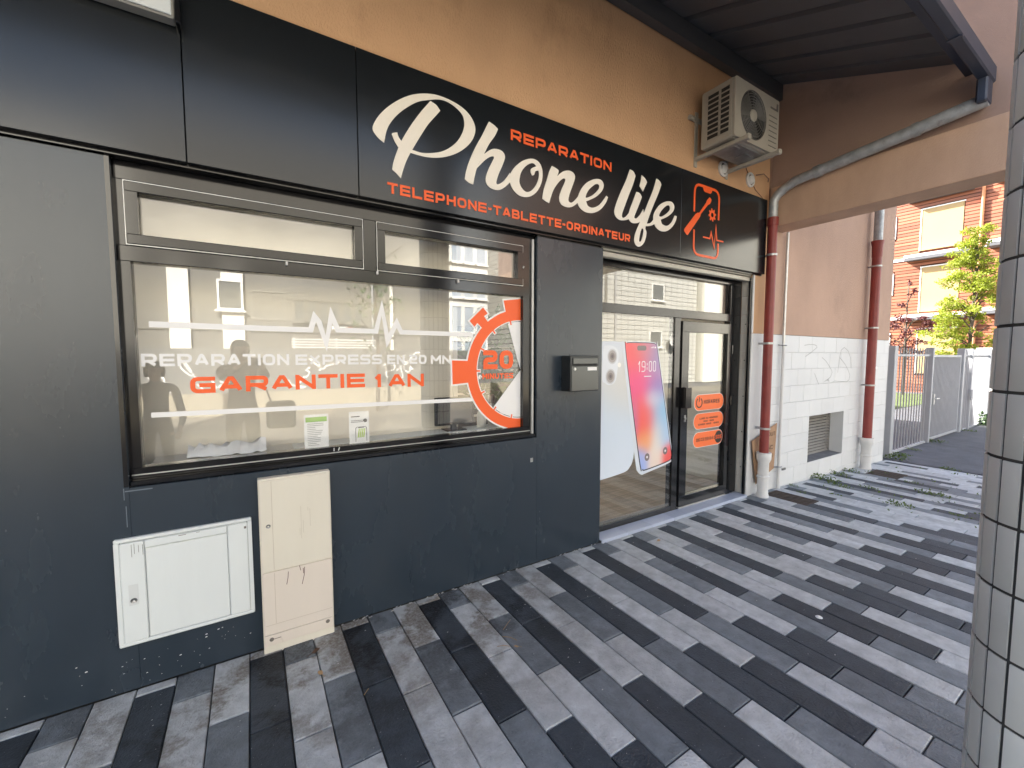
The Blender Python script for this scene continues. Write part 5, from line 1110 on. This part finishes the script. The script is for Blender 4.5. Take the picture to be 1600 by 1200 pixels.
leaf(1.19, -.72, .016, ltan, 2.5, 'small tan leaf scrap on the pavers before the navy wall')
tag(MB().lathe([(0, .005), (.015, .004), (.020, 0)], (2.91, -1.48, .001), 'z', 10).build('litter', vinylw), 'small white scrap lying on a dark paver', 'litter')
b = MB()
for k in range(240):
    x = rw.uniform(-.7, 4.8); y = -abs(rw.gauss(0, .8)) - .03
    if y < -2.4: continue
    s = rw.choice([.0015, .002, .002, .003, .004]); b.add([(x, y, .0012), (x + s * 2, y + s * .4, .0012), (x + s * 1.5, y + s * 1.6, .0016), (x - s * .3, y + s, .0012)], [(0, 1, 2, 3)])
for k in range(70):
    x = rw.uniform(.4, 2.55); s = rw.choice([.003, .004, .006, .008]); y = -abs(rw.gauss(0, .012)) - .006
    b.add([(x, y, .002), (x + s * 2, y + s * .4, .003), (x + s * 1.5, y + s * 1.3, .005), (x - s * .3, y + s, .002)], [(0, 1, 2, 3)])
o = b.build('grit', M('pale grit', (.55, .53, .50), .9)); o['kind'] = 'stuff'; tag(o, 'pale grit and crumbs scattered over the pavers', 'grit')
b = MB()
for (x, y, a, L) in ((1.22, -.68, 2.2, .09), (1.20, -.56, .6, .10), (.40, -.62, .8, .04), (1.16, -.70, 2.6, .07)): b.tube([(x, y, .004), (x + L * .5 * cos(a) + .004, y + L * .5 * sin(a), .009), (x + L * cos(a), y + L * sin(a), .004)], .0014, 4)
o = b.build('dry_stalks', ltan); o['kind'] = 'stuff'; tag(o, 'few dry stalks lying on the pavers', 'twigs')

# ------------------------------------------------------------------ two people, seen mirrored in the window
def skin_body(name, par, V, E_, mats, matfn, root=0):
    me = bpy.data.meshes.new(name); me.from_pydata([v[0] for v in V], E_, []); me.update()
    o = bpy.data.objects.new(name, me); COL.objects.link(o)
    sm = o.modifiers.new('skin', 'SKIN'); sm.use_smooth_shade = True; sm.branch_smoothing = .4; ss = o.modifiers.new('sub', 'SUBSURF'); ss.levels = 2; ss.render_levels = 2
    for i, v in enumerate(V):
        r = v[1] if isinstance(v[1], tuple) else (v[1], v[1]); me.skin_vertices[0].data[i].radius = r; me.skin_vertices[0].data[i].use_root = (i == root)
    dg = bpy.context.evaluated_depsgraph_get(); dg.update()
    nm = bpy.data.meshes.new_from_object(o.evaluated_get(dg)); bpy.data.objects.remove(o)
    for m in mats: nm.materials.append(m)
    for p in nm.polygons: p.material_index = matfn(p.center); p.use_smooth = True
    o = bpy.data.objects.new(name, nm); COL.objects.link(o); o.parent = par; WL[o.name] = WL[par.name].copy(); return o
skinm = M('skin', (.42, .25, .18), .55); hairm = M('dark hair', (.015, .012, .01), .6); trous = M('dark trousers', (.02, .022, .03), .9); coatm = M('dark coat', (.03, .03, .034), .9); shoem = M('dark shoes', (.02, .02, .02), .6); jackm = M('grey jacket', (.09, .09, .10), .9)
def person(lab, x, y, rot, hgt, top, hands):
    p = thing('person', lab, 'person', (x, y, 0)); p.rotation_euler = (0, 0, rot); k = hgt / 1.75
    V = []; E_ = []
    def v(pt, r, par_=None):
        V.append(((pt[0] * k, pt[1] * k, pt[2] * k), (r[0] * k, r[1] * k) if isinstance(r, tuple) else r * k))
        if par_ is not None: E_.append((par_, len(V) - 1))
        return len(V) - 1
    pel = v((0, 0, .96), (.165, .125)); wa = v((0, .005, 1.12), (.15, .11), pel); ch = v((0, 0, 1.32), (.185, .125), wa); sh = v((0, -.005, 1.43), (.13, .10), ch); nk = v((0, .01, 1.51), .06, sh); hd0 = v((0, .02, 1.575), (.066, .078), nk); hd = v((0, .015, 1.655), (.076, .096), hd0); v((0, .005, 1.72), (.058, .07), hd)
    hip = {}
    for s in (-1, 1):
        h_ = v((s * .095, 0, .88), .098, pel); kn = v((s * .105, .015, .49), .066, h_); an = v((s * .11, -.01, .10), .046, kn); v((s * .125, .13, .04), (.045, .035), v((s * .115, .03, .05), (.045, .045), an))
        H = Vector(hands[0 if s < 0 else 1]); S_ = Vector((s * .20, 0, 1.42)); el = (S_ + H) / 2 + Vector((s * .07, -.05, -.12))
        a = v(tuple(S_), .062, sh); e = v(tuple(el), .047, a); w_ = v(tuple(H - (H - el).normalized() * .07), .030, e); d = (H - el).normalized(); pm = v(tuple(H), (.040, .022), w_)
        side_ = d.cross(Vector((0, 0, 1))).normalized() if abs(d.z) < .95 else Vector((1, 0, 0))
        for f in range(4):
            L = (.07, .08, .075, .058)[f]; b0 = H + side_ * (.030 - .02 * f) * 1 + d * .025; c = v(tuple(b0), .010, pm); c = v(tuple(b0 + d * L * .5), .009, c); v(tuple(b0 + d * L * .8 + Vector((0, 0, -.02))), .008, c)
        c = v(tuple(H + side_ * .045 + d * .0 + Vector((0, 0, .01))), .011, pm); v(tuple(H + side_ * .055 + d * .04 + Vector((0, 0, .02))), .009, c)
    def mf(c):
        z = c.z / k; hd_ = min((Vector(c) / k - Vector(h)).length for h in hands)
        if z > 1.515 or hd_ < .10: return 0
        return 3 if z < .09 else 2 if z < .93 else 1
    skin_body('body', p, V, E_, [skinm, top, trous, shoem], mf)
    off = Vector((x, y, 0))
    P3 = lambda q: (q[0] * k + x, q[1] * k + y, q[2] * k)
    b = MB()
    b.lathe([(.001, .108), (.04, .104), (.075, .08), (.094, .04), (.099, .0), (.097, -.05), (.088, -.08)], P3((0, 0, 1.66)), 'z', 20, radians(168), radians(372)); b.lathe([(.001, .108), (.04, .104), (.075, .08), (.092, .045), (.094, .03)], P3((0, 0, 1.66)), 'z', 20, radians(12), radians(168)); b.build('hair', hairm, p)
    b = MB()
    for s in (-1, 1):
        b.lathe([(0, .010), (.008, .006), (.010, 0)], P3((s * .032, .100, 1.665)), 'y', 10); b.tube([P3((s * .079, .0, 1.68)), P3((s * .092, -.012, 1.655)), P3((s * .080, .0, 1.625))], .010, 6)
    b.tube([P3((0, .108, 1.665)), P3((0, .128, 1.63)), P3((0, .108, 1.618))], [.009, .014, .008], 8).tube([P3((-.026, .100, 1.59)), P3((0, .106, 1.588)), P3((.026, .100, 1.59))], .006, 6); b.build('face', skinm, p)
    b = MB()
    for s in (-1, 1): b.lathe([(0, .0125), (.0045, .0115), (.005, .009)], P3((s * .032, .1, 1.665)), 'y', 8)
    b.build('eyes', blackm, p)
    return p
person('person in a dark coat holding up a phone to photograph the shop', -.10, -3.10, -.25, 1.78, coatm, ((-.09, .40, 1.50), (.10, .40, 1.50)))
q_ = thing('bag', 'dark shoulder bag hanging at the photographer hip', 'bag', (.22, -3.16, .75))
MB().box(.14, .46, -3.24, -3.06, .72, 1.05, .03).build('pouch', coatm, q_); MB().tube([(.2, -3.15, 1.04), (.12, -3.02, 1.3), (-.05, -3.0, 1.51)], .012, 6).build('strap', coatm, q_)
person('shorter person in a grey jacket standing back from the window', -.95, -3.55, -.15, 1.52, jackm, ((-.22, .10, .80), (.22, .12, .82)))
phn = thing('phone', 'dark phone held up by the photographer', 'phone', tuple(CAMP + Vector((0, -.03, -.05))))
b = MB().box(-.036, .036, -.004, .004, -.075, .075, .003); o = b.build('phone_body', black, None); o.parent = phn; o.location = (0, 0, 0); o.rotation_euler = (0, radians(90), radians(-32)); WL[o.name] = WL[phn.name]
